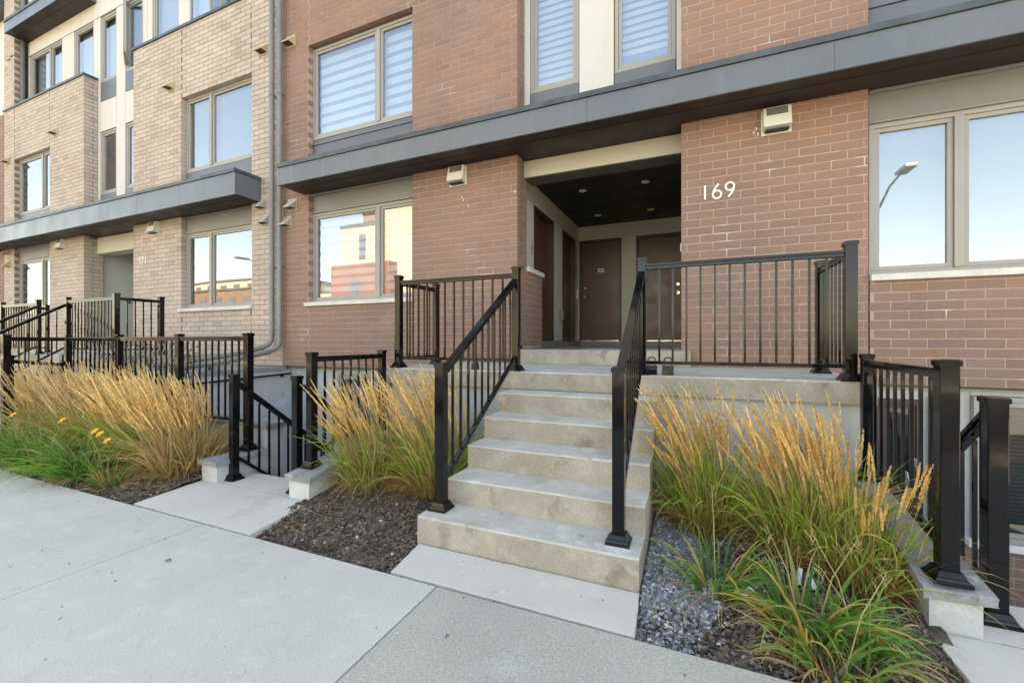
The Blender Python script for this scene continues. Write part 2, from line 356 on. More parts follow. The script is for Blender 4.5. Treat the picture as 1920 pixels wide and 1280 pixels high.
# ------------------------------------------------------------------ mulch, gravel: scattered pieces
def scatter(name, n, x0, x1, y0, y1, size, cols, m, flat=0.35, dens=None, lift=0.0, long=1.0, zf=soilz, avoid=None):
    P = []
    while len(P) < n:
        x = random.uniform(x0, x1); y = random.uniform(y0, y1)
        if dens is None or random.random() < dens(x, y): P.append((x, y))
    base = np.array([(-1,-1,-1),(1,-1,-1),(1,1,-1),(-1,1,-1),(-1,-1,1),(1,-1,1),(1,1,1),(-1,1,1)], float)
    fq = np.array([(0,3,2,1),(4,5,6,7),(0,1,5,4),(1,2,6,5),(2,3,7,6),(3,0,4,7)])
    V = []; F = []; T = []
    for i, (x, y) in enumerate(P):
        s = random.uniform(*size); sh = np.array([s*long*random.uniform(.7, 1.3), s*random.uniform(.6, 1.1), s*flat*random.uniform(.6, 1.4)])/2
        v = base*sh*rng.uniform(.62, 1.15, (8, 3))
        e = Matrix.Rotation(random.uniform(0, 6.28), 3, 'Z') @ Matrix.Rotation(random.gauss(0, .35), 3, 'X') @ Matrix.Rotation(random.gauss(0, .3), 3, 'Y')
        v = v @ np.array(e).T + np.array([x, y, zf(x, y)+s*flat*.4+random.uniform(0, lift)])
        F.append(fq+8*i); V.append(v); c = random.choice(cols); k = random.uniform(.75, 1.25); T.append(np.tile(np.array(c)*k, (8, 1)))
    return arr_mesh(name, np.vstack(V), np.vstack(F), m, np.vstack(T), kind="stuff")
MUL = [(.10,.074,.056),(.07,.053,.042),(.14,.108,.08),(.20,.155,.115),(.05,.04,.033),(.24,.19,.14),(.12,.09,.07)]
scatter("mulch", 9000, -2.98, -1.62, 1.98, 3.0, (.004, .015), MUL, "chip_tinted", long=2.0, lift=.008)
scatter("clods", 420, -2.98, -1.62, 1.98, 3.0, (.014, .034), MUL[:3], "chip_tinted", long=1.1, flat=.6, lift=.004)
scatter("mulch", 5200, -5.9, -4.33, 1.98, 3.0, (.005, .022), MUL, "chip_tinted", long=1.7, lift=.01, dens=lambda x, y: 1 if x > -5.0 else .4)
scatter("mulch", 8000, -.25, .98, 1.98, 3.2, (.004, .015), MUL, "chip_tinted", long=2.0, lift=.008)
scatter("clods", 300, -.2, .98, 1.98, 2.9, (.014, .032), MUL[:3], "chip_tinted", long=1.1, flat=.6, lift=.004)
GRV = [(.17,.185,.205),(.23,.245,.265),(.12,.135,.15),(.32,.33,.34),(.20,.205,.205),(.44,.44,.43),(.15,.165,.185)]
scatter("gravel", 9000, -.26, .62, 1.99, 3.8, (.008, .020), GRV, "gravel_tinted", flat=.6, lift=.012,
        dens=lambda x, y: (1 if x < -.26+.26*min(1, (3.9-y)/.8) + .15*math.exp(-((y-2.5)/.3)**2) else .07) * (1 if y > 2.25 else .35))
scatter("stone_chips", 120, -2.9, -1.65, 1.98, 2.8, (.008, .02), GRV+[(.5,.47,.42)], "gravel_tinted", flat=.6, lift=.01)

scatter("grit", 150, -8, 1.5, 0.6, 1.97, (.003, .008), MUL+[(.25,.2,.12)], "chip_tinted", long=1.8, lift=0, zf=lambda x, y: .0005, dens=lambda x, y: .12+max(0, (y-1.75)/.22)**2)
scatter("grit", 36, -1.6, 3.0, 1.985, 2.32, (.003, .008), MUL, "chip_tinted", long=1.8, lift=0, zf=lambda x, y: .0005, dens=lambda x, y: 1 if (x < -.28 or x > 1.0) and y < 2.33 else 0)
def dead_leaf(x, y, z, a, L, c, label):
    b = MB(); ca, sa = math.cos(a), math.sin(a); V = []
    for t, w, h in ((0, .001, .001), (.3, .22, .006), (.6, .20, .010), (1, .01, .004)):
        for sd in (-1, 0, 1): V.append((x+ca*t*L-sa*sd*w*L, y+sa*t*L+ca*sd*w*L, z+h+(.005 if sd else 0)))
    b.add(V, [(3*i+j, 3*i+3+j, 3*i+4+j, 3*i+1+j) for i in range(3) for j in range(2)]); tag(b.build("dead_leaf", c), label, "leaf")
mat("leaf_dead", (.09, .06, .035), (.16, .11, .06), 60, .8)
dead_leaf(-2.93, 1.53, .001, .3, .045, "leaf_dead", "small dark dead leaf lying on the wide pale pavement slab")
dead_leaf(-1.02, 1.62, .001, 1.3, .022, "leaf_dead", "tiny dark leaf on the rough grey pavement slab")
dead_leaf(.62, 2.16, .012, 2.2, .05, "leaf_dead", "curled brown leaf in front of the right daylilies")

# ------------------------------------------------------------------ house builder
class House:
    def __init__(s, root, piece, mass, mortar):
        s.root = root; s.b = []; s.piece = piece; s.mass = mass; s.mortar = mortar; s.wall = MB()
    def panel(s, u0, u1, z0, z1, face='-y', plane=Y0, back=0.2, start=0):
        """running bond; face '-y' faces the street, '+x' / '-x' are returns (u is then y)."""
        r0 = round((z0-BZ)/CO)
        for r in range(r0, 400):
            za = BZ+r*CO+0.005
            if za > z1-0.02: break
            zb = min(za+BH, z1); off = (-0.20, -0.065)[r % 2] + start + random.uniform(-.004, .004); u = u0+off
            while u < u1-0.012:
                a, b = max(u, u0), min(u+BL-0.010, u1)
                if b-a > 0.02: s.b.append((face, a, b, za, zb, plane))
                u += BL
        e = 0.003; d = back
        i = .003; u0 += i; u1 -= i; z0 += .006; z1 -= .003
        if face == '-y': s.wall.box(u0, u1, plane+e, plane+d, z0, z1)
        elif face == '+x': s.wall.box(plane-d, plane-e, u0, u1, z0, z1)
        else: s.wall.box(plane+e, plane+d, u0, u1, z0, z1)
    def finish(s, n_single=300):
        items = []
        for (f, a, b, za, zb, pl) in s.b:
            if f == '-y': c = ((a+b)/2, pl+BT/2, (za+zb)/2); sz = (b-a, BT, zb-za); fc = (c[0], pl, c[2])
            elif f == '+x': c = (pl-BT/2, (a+b)/2, (za+zb)/2); sz = (BT, b-a, zb-za); fc = (pl, c[1], c[2])
            else: c = (pl+BT/2, (a+b)/2, (za+zb)/2); sz = (BT, b-a, zb-za); fc = (pl, c[1], c[2])
            q = scr(*fc); sc = 0
            if q and -5 < q[0] < 1925 and -5 < q[1] < 1285 and not (fc[2] < 0.9):
                if f == '-y': sc = (b-a)*(zb-za)*Y0/q[2]**3
                elif f == '+x': sc = (b-a)*(zb-za)*abs(pl)/q[2]**3 if pl < 0 else 0
            items.append((sc, c, sz, f))
        items.sort(key=lambda t: -t[0])
        cache = {}
        for sc, c, sz, f in items[:n_single]:
            k = (round(sz[0], 2), round(sz[1], 2), round(sz[2], 3)); at = list(c)
            j = random.uniform(-.0015, .0015)
            if f == '-y': at[1] += j
            else: at[0] += j
            if k not in cache:
                h = [sz[0]/2, sz[1]/2, sz[2]/2]; m = MB(); m.box(-h[0], h[0], -h[1], h[1], -h[2], h[2])
                o = m.build("brick", s.piece, s.root, bevel=0.0025); cache[k] = o; place(o, at, s.root)
            else: copy_obj(cache[k], s.root, at)
        base = np.array([(-1,-1,-1),(1,-1,-1),(1,1,-1),(-1,1,-1),(-1,-1,1),(1,-1,1),(1,1,1),(-1,1,1)], float)/2
        fq = np.array([(0,3,2,1),(4,5,6,7),(0,1,5,4),(1,2,6,5),(2,3,7,6),(3,0,4,7)])
        rest = items[n_single:]; V = []; F = []
        for i, (sc, c, sz, f) in enumerate(rest):
            cc = np.array(c); ax = 1 if f == '-y' else 0; cc[ax] += random.uniform(-.0015, .0015)
            V.append(base*np.array(sz)+cc); F.append(fq+8*i)
        if V: arr_mesh("brick_courses", np.vstack(V), np.vstack(F), s.mass, parent=s.root, kind="stuff")
        s.wall.build("wall", s.mortar, s.root)

def window(root, x0, x1, z0, z1, splits, Y=Y0+0.09, style="zebra", glass="coated_glass", sill=True, frame="window_frame_taupe", spacing=0.115, fw=0.045, drop=None, pitch=0.0235):
    """fixed frame with one sash per light; splits = x of the mullion centres."""
    f = MB(); f.box(x0, x1, Y, Y+0.09, z1-fw, z1); f.box(x0, x1, Y, Y+0.09, z0, z0+fw)
    f.box(x0, x0+fw, Y, Y+0.09, z0+fw, z1-fw); f.box(x1-fw, x1, Y, Y+0.09, z0+fw, z1-fw)
    w = f.build("window", frame, root, bevel=0.003)
    for sx in splits:
        m = MB(); m.box(sx-0.035, sx+0.035, Y-0.012, Y+0.085, z0+fw, z1-fw); m.build("mullion", frame, w, bevel=0.003)
    xs = [x0+fw-0.035] + list(splits) + [x1-fw+0.035]
    for i in range(len(xs)-1):
        a, b = xs[i]+0.037, xs[i+1]-0.037; c, d = z0+fw+0.002, z1-fw-0.002; t = 0.04
        s = MB(); ya, yb = Y+0.012, Y+0.062
        s.box(a, b, ya, yb, d-t, d); s.box(a, b, ya, yb, c, c+t); s.box(a, a+t, ya, yb, c+t, d-t); s.box(b-t, b, ya, yb, c+t, d-t)
        s.build("sash", frame, w, bevel=0.003)
        p = MB(); p.box(a+t, b-t, Y+0.035, Y+0.041, c+t, d-t); p.build("pane", glass, w)
        if style == "zebra":
            k = MB(); k.box(a+.01, b-.01, Y+0.135, Y+0.138, c+.01, d-.01); k.build("blind", "blind_sheer", w)
            z = d-0.06; n = 0
            lo = c+.02 if drop is None else c+drop
            while z-0.075 > lo:
                q = MB(); q.box(a+.01, b-.01, Y+0.127, Y+0.131, z-spacing*.62, z); q.build("blind_band", "blind_band", w); z -= spacing
        elif style == "slats":
            q = MB(); z = d-0.03
            while z > c+0.03:
                q.add([(a+.01, Y+.125, z), (b-.01, Y+.125, z), (b-.01, Y+.147, z-pitch*.8), (a+.01, Y+.147, z-pitch*.8)], [(0,1,2,3)]); z -= pitch
            q.build("blind", "blind_slat", w)['kind'] = "stuff"
        elif style == "plain":
            q = MB(); q.box(a+.01, b-.01, Y+.13, Y+.134, c+.01, d-.01); q.build("blind", "blind_slat", w)
    if sill:
        s = MB(); s.box(x0-0.06 if x0 < 0 else x0-.02, x1+0.02, Y0-0.045, Y+0.02, z0-0.065, z0-0.004); s.build("sill", "stone_sill", w, bevel=0.004)
    return w

def canopy(root, x0, x1, ya, yb, z0, z1, seams, matf="dark_metal_cladding"):
    b = MB(); b.box(x0+.006, x1-.006, ya+.006, yb, z0+.004, z1-.001)
    o = b.build("canopy", "drip_flashing", root)
    xs = [x0] + seams + [x1]
    for p, q in zip(xs[:-1], xs[1:]):
        m = MB(); m.box(p+.0015, q-.0015, ya, ya+.005, z0, z1-.058); m.build("fascia_panel", matf, o)
    for xx, s in ((x0, -1), (x1, 1)):
        m = MB(); m.box(min(xx, xx-s*.005), max(xx, xx-s*.005), ya+.0055, yb, z0, z1-.058); m.build("end_panel", matf, o)
    m = MB(); m.box(x0-.012, x1+.012, ya-.020, yb, z1-.055, z1+.006); m.build("drip_edge", "drip_flashing", o, bevel=.003)
    m = MB(); m.box(x0+.03, x1-.03, ya+.03, yb, z0-.003, z0+.003)
    m.box(x0, x1, ya-.002, ya+.03, z0-.012, z0-.0005); m.build("soffit", ["soffit_brown"], o)
    m = MB(); m.bar((x0+.02, ya+(yb-ya)*.42, z0-.006), (x1-.02, ya+(yb-ya)*.42, z0-.006), .010, .006); m.build("soffit_seam", "soffit_brown", o)
    return o

def hood_vent(root, x, z, m="vent_beige", w=.17, y=Y0):
    b = MB(); h = .15
    b.add([(x-w/2, y-.005, z+h/2), (x+w/2, y-.005, z+h/2), (x+w/2, y-.14, z-h/2), (x-w/2, y-.14, z-h/2), (x-w/2, y-.005, z-h/2), (x+w/2, y-.005, z-h/2)],
          [(0, 3, 2, 1), (0, 4, 3), (1, 2, 5)])
    b.box(x-w/2-.02, x+w/2+.02, y-.012, y+.002, z-h/2-.03, z+h/2+.02)
    b.box(x-w/2+.004, x+w/2-.004, y-.136, y-.125, z-h/2, z-h/2+.02)
    o = b.build("vent_hood", m, root)
    d = MB(); d.box(x-w/2+.015, x+w/2-.015, y-.11, y-.014, z-h/2+.004, z-h/2+.010); d.build("damper", "vent_dark", o)
    return o

def box_vent(root, x, z, y=Y0):
    w, h, d = .25, .24, .12
    b = MB(); b.add([(x-w/2, y+.002, z+h/2), (x+w/2, y+.002, z+h/2), (x+w/2, y-.07, z+h/2), (x-w/2, y-.07, z+h/2),
                     (x-w/2, y+.002, z-h/2), (x+w/2, y+.002, z-h/2), (x+w/2, y-d, z-h/2+.03), (x-w/2, y-d, z-h/2+.03)],
                    [(0,3,2,1),(4,5,6,7),(3,7,6,2),(0,4,7,3),(1,2,6,5),(0,1,5,4)])
    b.box(x-w/2-.012, x+w/2+.012, y-.018, y+.001, z-h/2-.02, z+h/2+.004)
    o = b.build("wall_vent", "vent_white", root, bevel=.004)
    for k in range(9):
        t = .06+.40*k/9; yy = y-.07-(d-.07)*t-.002; zz = z+h/2-(h-.03)*t
        m = MB(); m.bar((x-w/2+.03, yy, zz), (x+w/2-.03, yy, zz), .004, .005); m.build("louvre", "vent_dark", o)
    m = MB(); m.box(x-w/2+.02, x+w/2-.02, y-d+.015, y-.02, z-h/2-.004, z-h/2+.002); m.build("outlet_grille", "vent_dark", o)
    for k in range(2):
        m = MB(); m.bar((x-w/2+.03, y-d+.005-.0, z-.055-.028*k), (x+w/2-.03, y-d+.005, z-.055-.028*k), .004, .005); m.build("louvre", "vent_white", o)
    return o

# ------------------------------------------------------------------ red-brown brick house (169)
RX0, RX1 = -6.54, 5.2
H9 = empty("townhouse", (-.7, 7, 0), "reddish brown brick townhouse with dark canopy and recessed porch, number 169", "house")
h = House(H9, "red_brick_piece", "red_brick_mass", "pink_mortar")
h.panel(-6.54, -5.93, .90, 8.2); h.panel(-5.93, -3.83, .90, 1.905, start=.09); h.panel(-5.93, -3.83, 6.24, 8.2, start=.09)
h.panel(-3.83, -2.16, .90, 8.2, start=.05); h.panel(-.15, 1.545, .90, 8.2); h.panel(1.555, 3.85, .90, 1.905, start=.10); h.panel(1.555, 3.85, 6.3, 8.2)
h.panel(3.85, RX1, .90, 8.2)
h.panel(5.292, 5.53, 1.215, 3.77, '+x', -2.16, .12); h.panel(5.53, 6.17, 1.215, 2.29, '+x', -2.16, .15, start=.06)
h.panel(5.292, 5.48, 4.12, 8.2, '+x', -2.16, .12); h.panel(5.292, 5.48, 4.12, 8.2, '-x', -.15, .12); h.panel(5.292, 5.9, 1.215, 3.77, '-x', -.15, .12)
h.finish()
window(H9, -5.93, -3.83, 1.97, 3.46, [-4.54], style="zebra", spacing=.14)
window(H9, -5.93, -3.83, 4.70, 6.22, [-4.54], style="zebra", sill=False, spacing=.165)
window(H9, 1.575, 3.83, 1.97, 3.46, [2.245], style="slats")
window(H9, 1.575, 3.83, 4.78, 6.22, [2.245], style="zebra", sill=False)
window(H9, -2.07, -1.40, 4.70, 6.30, [], Y=5.46, style="zebra", sill=False, spacing=.098)
window(H9, -.94, -.22, 4.70, 6.30, [], Y=5.46, style="zebra", sill=False, spacing=.098, drop=.16)
# head panels and spandrels
def panelbox(root, name, x0, x1, ya, yb, z0, z1, m): b = MB(); b.box(x0, x1, ya, yb, z0, z1); return b.build(name, m, root, bevel=.003)
for a, b in ((-5.93, -3.83), (1.56, 3.83)):
    panelbox(H9, "head_panel", a+.01, b-.005, Y0+.085, Y0+.12, 3.475, 3.775, "taupe_panel")
    panelbox(H9, "head_flashing", a+.01, b-.005, Y0+.055, Y0+.12, 3.462, 3.473, "window_frame_taupe")
    panelbox(H9, "soffit_trim", a+.005, b-.003, Y0+.004, Y0+.20, 3.781, 3.80, "soffit_brown"); panelbox(H9, "soffit_trim", a+.005, b-.003, Y0+.045, Y0+.084, 3.752, 3.780, "taupe_panel")
    panelbox(H9, "spandrel_panel", a+.01, b-.005, Y0+.085, Y0+.12, 4.105, 4.685 if a < 0 else 4.765, "spandrel_grey")
    panelbox(H9, "spandrel_lip", a+.01, b-.005, Y0+.07, Y0+.12, 4.60, 4.605, "drip_flashing")
for a, b in ((-2.07, -1.40), (-.94, -.22)): panelbox(H9, "spandrel_panel", a, b, 5.445, 5.475, 4.12, 4.69, "spandrel_grey")
# cream wall of the recess, split round the two windows
for a, b in ((-2.158, -2.08), (-1.39, -.95), (-.21, -.152)): panelbox(H9, "stucco_panel", a, b, 5.44, 5.56, 4.11, 8.2, "cream_stucco")
for a, b in ((-2.08, -1.39), (-.95, -.21)): panelbox(H9, "stucco_panel", a, b, 5.442, 5.56, 6.31, 8.2, "cream_stucco")
canopy(H9, -6.05, RX1, 4.72, Y0+.0, 3.78, 4.105, [-4.1, -2.9, -1.12, 1.16, 2.6, 4.0])
for x, z, m in ((-6.33, 6.42, "vent_beige"), (-6.29, 3.64, "vent_grey"), (-6.42, 3.36, "vent_grey")): hood_vent(H9, x, z, m)
box_vent(H9, -3.05, 3.63); box_vent(H9, .77, 3.62)
for x, z in ((-2.98, 3.27), (-2.9, 3.18), (-2.99, 3.10), (-3.0, 3.31), (-2.2, 3.28), (.585, 3.56), (.60, 3.50), (.56, 3.53)):   # chips of old sealant
    b = MB(); b.box(x, x+.012, Y0-.003, Y0+.001, z, z+random.uniform(.012, .04)); b.build("sealant_chip", "vent_white", H9)
# porch: left wall, back wall, ceiling, doors
panelbox(H9, "porch_wall", -2.44, -2.325, 5.53, 6.26, 2.36, 3.77, "porch_white")
panelbox(H9, "porch_wall", -2.44, -2.32, 7.27, 7.80, 1.33, 3.45, "porch_white")
panelbox(H9, "porch_wall", -2.44, -2.32, 8.74, 9.0, 1.33, 3.45, "porch_cream")
panelbox(H9, "porch_wall", -2.44, -2.318, 6.26, 9.0, 3.45, 3.77, "porch_cream")
panelbox(H9, "porch_wall", -2.44, -2.318, 5.74, 6.262, 3.452, 3.77, "porch_cream")
panelbox(H9, "half_wall_sill", -2.36, -2.125, 5.535, 6.20, 2.292, 2.357, "stone_sill")
panelbox(H9, "threshold", -2.5, -2.27, 6.18, 9.0, 1.19, 1.325, "taupe_panel")
panelbox(H9, "threshold", -2.27, -.15, 8.93, 9.0, 1.19, 1.325, "taupe_panel")
panelbox(H9, "porch_wall", -2.44, .1, 9.0, 9.1, 3.47, 3.77, "porch_cream")
panelbox(H9, "porch_wall", -1.41, -1.12, 9.0, 9.1, 1.20, 3.47, "porch_cream")
panelbox(H9, "porch_wall", -2.34, -2.30, 9.0, 9.1, 1.20, 3.47, "porch_cream")
panelbox(H9, "porch_wall", -.145, .0, 5.9, 9.0, 1.20, 3.77, "porch_cream")
panelbox(H9, "lintel", -2.158, -.152, 5.43, 5.73, 3.555, 3.777, "porch_cream")
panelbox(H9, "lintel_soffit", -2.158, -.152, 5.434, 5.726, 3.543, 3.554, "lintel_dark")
panelbox(H9, "porch_ceiling", -2.44, .1, 5.731, 9.1, 3.771, 3.86, "porch_ceiling")
panelbox(H9, "porch_soffit", -2.158, -.152, 5.19, 5.43, 3.781, 3.80, "soffit_brown")
for x, y in ((-1.69, 6.83), (-.71, 6.83), (-1.75, 8.28), (-.77, 8.30)):
    b = MB(); b.tube([(x, y, 3.771), (x, y, 3.762)], .062, 24); o = b.build("ceiling_light", "light_trim", H9)
    b = MB(); b.tube([(x, y, 3.7625), (x, y, 3.7605)], .045, 24); b.build("lens", "plaque_white", o)
def door(root, axis, a, b, plane, z0, z1, knob, lever=True):
    """axis 'y': faces the street, spans x a..b. axis 'x': on the left wall, spans y a..b."""
    f = MB(); t = .05
    if axis == 'y':
        for (p, q, r, s) in ((a, a+t, z0, z1), (b-t, b, z0, z1), (a+t, b-t, z1-t, z1)): f.box(p, q, plane-.01, plane+.1, r, s)
        d = f.build("door", "door_frame_brown", root, bevel=.003)
        m = MB(); m.box(a+t+.003, b-t-.003, plane+.025, plane+.07, z0+.015, z1-t-.004); m.build("door_leaf", "door_brown", d, bevel=.002)
        m = MB(); m.box(a+t, b-t, plane-.02, plane+.02, z0-.005, z0+.014); m.build("kick_strip", "nickel", d)
        m = MB(); m.tube([(knob, plane+.024, z0+1.12), (knob, plane+.0, z0+1.12)], .028, 16); m.build("deadbolt", "brass", d, smooth=False)
        m = MB(); m.tube([(knob, plane+.024, z0+.95), (knob, plane-.005, z0+.95)], .03, 16)
        dx = .11 if knob < (a+b)/2 else -.11
        m.tube([(knob, plane-.0, z0+.95), (knob, plane-.045, z0+.95), (knob+dx*.3, plane-.05, z0+.952), (knob+dx, plane-.045, z0+.945)], .010, 8)
        m.build("handle", "brass", d, smooth=False)
    else:
        for (p, q, r, s) in ((a, a+t, z0, z1), (b-t, b, z0, z1), (a+t, b-t, z1-t, z1)): f.box(plane-.15, plane+.004, p, q, r, s)
        d = f.build("door", "door_frame_brown", root, bevel=.003)
        m = MB(); m.box(plane-.13, plane-.09, a+t+.003, b-t-.003, z0+.015, z1-t-.004); m.build("door_leaf", "door_brown", d, bevel=.002)
    return d
d3 = door(H9, 'y', -2.30, -1.41, 9.0, 1.33, 3.47, -2.17)
d4 = door(H9, 'y', -1.12, -.14, 9.0, 1.33, 3.47, -.32)
door(H9, 'x', 6.26, 7.27, -2.32, 1.33, 3.45, 0); door(H9, 'x', 7.80, 8.74, -2.32, 1.33, 3.45, 0)
for yy in np.arange(1.6, 3.3, .21):                       # strike plates, small pale dots down the open side jamb
    for y in (6.325, 7.865):
        b = MB(); b.box(-2.3165, -2.3145, y-.008, y+.008, yy, yy+.012); b.build("screw_plate", "nickel", H9)
# doorbell, outside outlet, plaque, sensor
panelbox(H9, "door_chime", -2.318, -2.30, 6.10, 6.14, 2.66, 2.83, "nickel"); panelbox(H9, "door_chime", -2.318, -2.295, 8.86, 8.90, 2.22, 2.42, "plaque_white")
b = MB(); b.box(-2.32, -2.25, 7.55, 7.66, 1.72, 1.88); b.box(-2.25, -2.235, 7.54, 7.67, 1.71, 1.89); b.build("outlet_cover", "pipe_grey", H9, bevel=.006)
panelbox(H9, "keypad", -.175, -.150, 5.60, 5.66, 2.42, 2.52, "plaque_white")
pl = panelbox(H9, "door_plaque", -1.90, -1.77, 8.998, 9.022, 2.775, 2.855, "plaque_white")

# glyph strokes: real flat pieces standing proud of the surface
def glyph(ch, x, z, hgt, mb, y, sw=None, th=.012):
    sw = sw or hgt*.13; w = hgt*.5; P = []
    def arc(cx, cz, rx, rz, a0, a1, n=18): return [(cx+rx*math.cos(R(a0+(a1-a0)*i/n)), cz+rz*math.sin(R(a0+(a1-a0)*i/n))) for i in range(n+1)]
    r = hgt*.27
    if ch == '1': P = [[(w*.5, 0), (w*.5, hgt)]]
    elif ch == '7': P = [[(0, hgt-sw/2), (w, hgt-sw/2)], [(w, hgt-sw/2), (w*.25, 0)]]
    elif ch == '6': P = [arc(w*.5, r, r, r, 0, 360, 26), [(w*.5-r*.98, r*1.15)] + [(w*.5-r*.85, hgt*.52), (w*.5-r*.35, hgt*.76), (w*.5+r*.35, hgt)]]
    elif ch == '9': P = [arc(w*.5, hgt-r, r, r, 0, 360, 26), [(w*.5+r*.98, hgt-r*1.15), (w*.5+r*.85, hgt*.48), (w*.5+r*.35, hgt*.24), (w*.5-r*.35, 0)]]
    elif ch == '4': P = [[(w*.7, 0), (w*.7, hgt)], [(w*.7, hgt), (0, hgt*.35)], [(0, hgt*.35), (w, hgt*.35)]]
    elif ch == '-': P = [[(w*.15, hgt*.45), (w*.8, hgt*.45)]]
    for q, pts in enumerate(P):
        closed = math.hypot(pts[0][0]-pts[-1][0], pts[0][1]-pts[-1][1]) < 1e-6
        if closed: pts = pts[:-1]
        n = len(pts); Lf = []; Rt = []
        for i in range(n):
            p0 = pts[(i-1) % n] if closed or i else pts[i]; p1 = pts[(i+1) % n] if closed or i < n-1 else pts[i]
            dx, dz = p1[0]-p0[0], p1[1]-p0[1]; l = math.hypot(dx, dz) or 1; nx, nz = -dz/l*sw/2, dx/l*sw/2
            Lf.append((x+pts[i][0]+nx, z+pts[i][1]+nz)); Rt.append((x+pts[i][0]-nx, z+pts[i][1]-nz))
        yf = y-th-.0006*q; V = []
        for a, b in zip(Lf, Rt): V += [(a[0], yf, a[1]), (b[0], yf, b[1]), (a[0], y, a[1]), (b[0], y, b[1])]
        F = []
        for i in range(n if closed else n-1):
            a, b = 4*i, 4*((i+1) % n); F += [(a, a+1, b+1, b), (a+2, a, b, b+2), (a+1, a+3, b+3, b+1)]
        if not closed: F += [(0, 2, 3, 1), (4*n-4, 4*n-3, 4*n-1, 4*n-2)]
        mb.add(V, F)
    return w
for ch, x in (('1', .055), ('6', .175), ('9', .30)):
    m = MB(); glyph(ch, x, 2.885 + (.0 if ch != '1' else -.0), .155, m, Y0-.004, sw=.020, th=.014); m.build("numeral", "numeral_cream", H9)
x = -1.885
m = MB()
for ch in "169-4":
    w = glyph(ch, x, 2.795, .038, m, 8.996, sw=.006, th=.003); x += .0205
m.build("plaque_text", "plaque_ink", pl)
# basement level of the red house: parged wall, windows
for a, c, z0, z1 in ((-6.54, -5.352, -1.4, .895), (-5.348, -3.952, .803, .895), (-5.348, -3.952, -1.4, -.353), (-3.948, -3.1, -1.4, .895), (1.18, 1.618, -1.4, .895),
                     (1.622, 1.968, .763, .895), (1.972, 2.328, -1.4, .895), (2.332, 4.598, .823, .895), (2.332, 4.598, -1.4, -.49), (4.602, RX1, -1.4, .895)):
    b = MB(); b.box(a, c, 5.30, 5.42, z0, z1); b.build("basement_wall", "parged_white", H9)
b = MB(); b.box(-6.54, RX1, 5.20, 5.40, .888, .8985); b.build("shelf_angle", "drip_flashing", H9)
window(H9, -5.35, -3.95, -.35, .80, [-4.6], Y=5.24, glass="clear_glass", style="plain", sill=False)
wb = window(H9, 2.33, 4.6, -.48, .82, [3.4], Y=5.24, style="slats", sill=False, glass="clear_glass", pitch=.036, frame="window_frame_taupe")
for c in wb.children:
    if c.name.startswith("blind"): c.data.materials[0] = MATS["basement_blind"]
window(H9, 1.62, 1.97, -1.2, .76, [], Y=5.24, glass="clear_glass", style="none", sill=False, frame="door_frame_brown")
panelbox(H9, "basement_panel", 1.2, 1.60, 5.255, 5.298, -1.3, .77, "basement_dark")
panelbox(H9, "basement_sill", 2.28, 4.65, 5.20, 5.30, -.545, -.485, "white_pvc")
panelbox(H9, "basement_trim", 2.02, 2.10, 5.27, 5.30, -1.2, .80, "white_pvc")
h2 = House(H9, "red_brick_piece", "red_brick_mass", "pink_mortar")
h2.panel(2.28, RX1, -1.34, -.56, plane=5.26, back=.05); 
for it in [h2]:
    base = np.array([(-1,-1,-1),(1,-1,-1),(1,1,-1),(-1,1,-1),(-1,-1,1),(1,-1,1),(1,1,1),(-1,1,1)], float)/2
    fq = np.array([(0,3,2,1),(4,5,6,7),(0,1,5,4),(1,2,6,5),(2,3,7,6),(3,0,4,7)]); V = []; F = []
    for i, (f, a, bb, za, zb, plq) in enumerate(it.b):
        V.append(base*np.array([bb-a, .03, zb-za])+np.array([(a+bb)/2, plq+.015, (za+zb)/2])); F.append(fq+8*i)
    arr_mesh("basement_brick_courses", np.vstack(V), np.vstack(F), "red_brick_mass", parent=H9, kind="stuff"); it.wall.build("basement_mortar", "pink_mortar", H9)
# body and roof: rooms behind the front, they also throw the shade over the street
def shell(root, x0, x1, z1, holes):
    b = MB(); b.box(x0+.02, x1-.02, 6.9 if not holes else 9.2, 15, -1.4, z1-.3); b.build("rooms", "interior_dark", root)
    b = MB(); b.box(x0, x1, 5.56, 15.1, z1-.3, z1); b.build("roof", "roofing", root)
shell(H9, RX0, RX1, 10.9, True)
b = MB(); b.box(-6.52, -2.45, 5.9, 9.3, -1.3, 10.5); b.box(.02, RX1-.02, 5.9, 9.3, -1.3, 10.5); b.box(-2.44, .02, 5.9, 9.3, 3.87, 10.5); b.build("rooms", "interior_dark", H9)
b = MB(); b.box(RX0, RX1, 5.2, 5.56, 8.2, 10.9); b.build("upper_wall", "cream_stucco", H9)
b = MB(); b.box(RX1-.1, RX1, 5.3, 15, -1, 10.8); b.build("side_wall", "cream_stucco", H9)

# ------------------------------------------------------------------ tan brick house (171)
T0, T1 = -17.26, -6.542
H7 = empty("townhouse", (-12, 7, 0), "pale tan brick townhouse with cream upper wall, number 171, left of the brown one", "house")
h = House(H7, "tan_brick_piece", "tan_brick_mass", "brown_mortar")
CT = 7.53
h.panel(-7.325, T1, .90, CT); h.panel(-9.39, -7.335, .90, 1.905, start=.1); h.panel(-9.39, -7.335, 6.17, CT, start=.1)
h.panel(-11.07, -9.40, .90, CT, start=.03); h.panel(-14.73, -13.11, .90, CT, start=.03)
h.panel(-16.65, -14.74, .90, 1.905, start=.1); h.panel(-16.65, -14.74, 6.17, CT, start=.1); h.panel(T0, -16.66, .90, 10.8)
h.panel(5.292, 5.54, 1.2, 3.77, '+x', -13.11, .12); h.panel(5.292, 5.44, 4.2, CT, '+x', -13.11, .12)
h.finish()
window(H7, -9.39, -7.33, 1.97, 3.46, [-8.62], style="none"); window(H7, -9.39, -7.33, 4.68, 6.15, [-8.62], style="slats", sill=False)
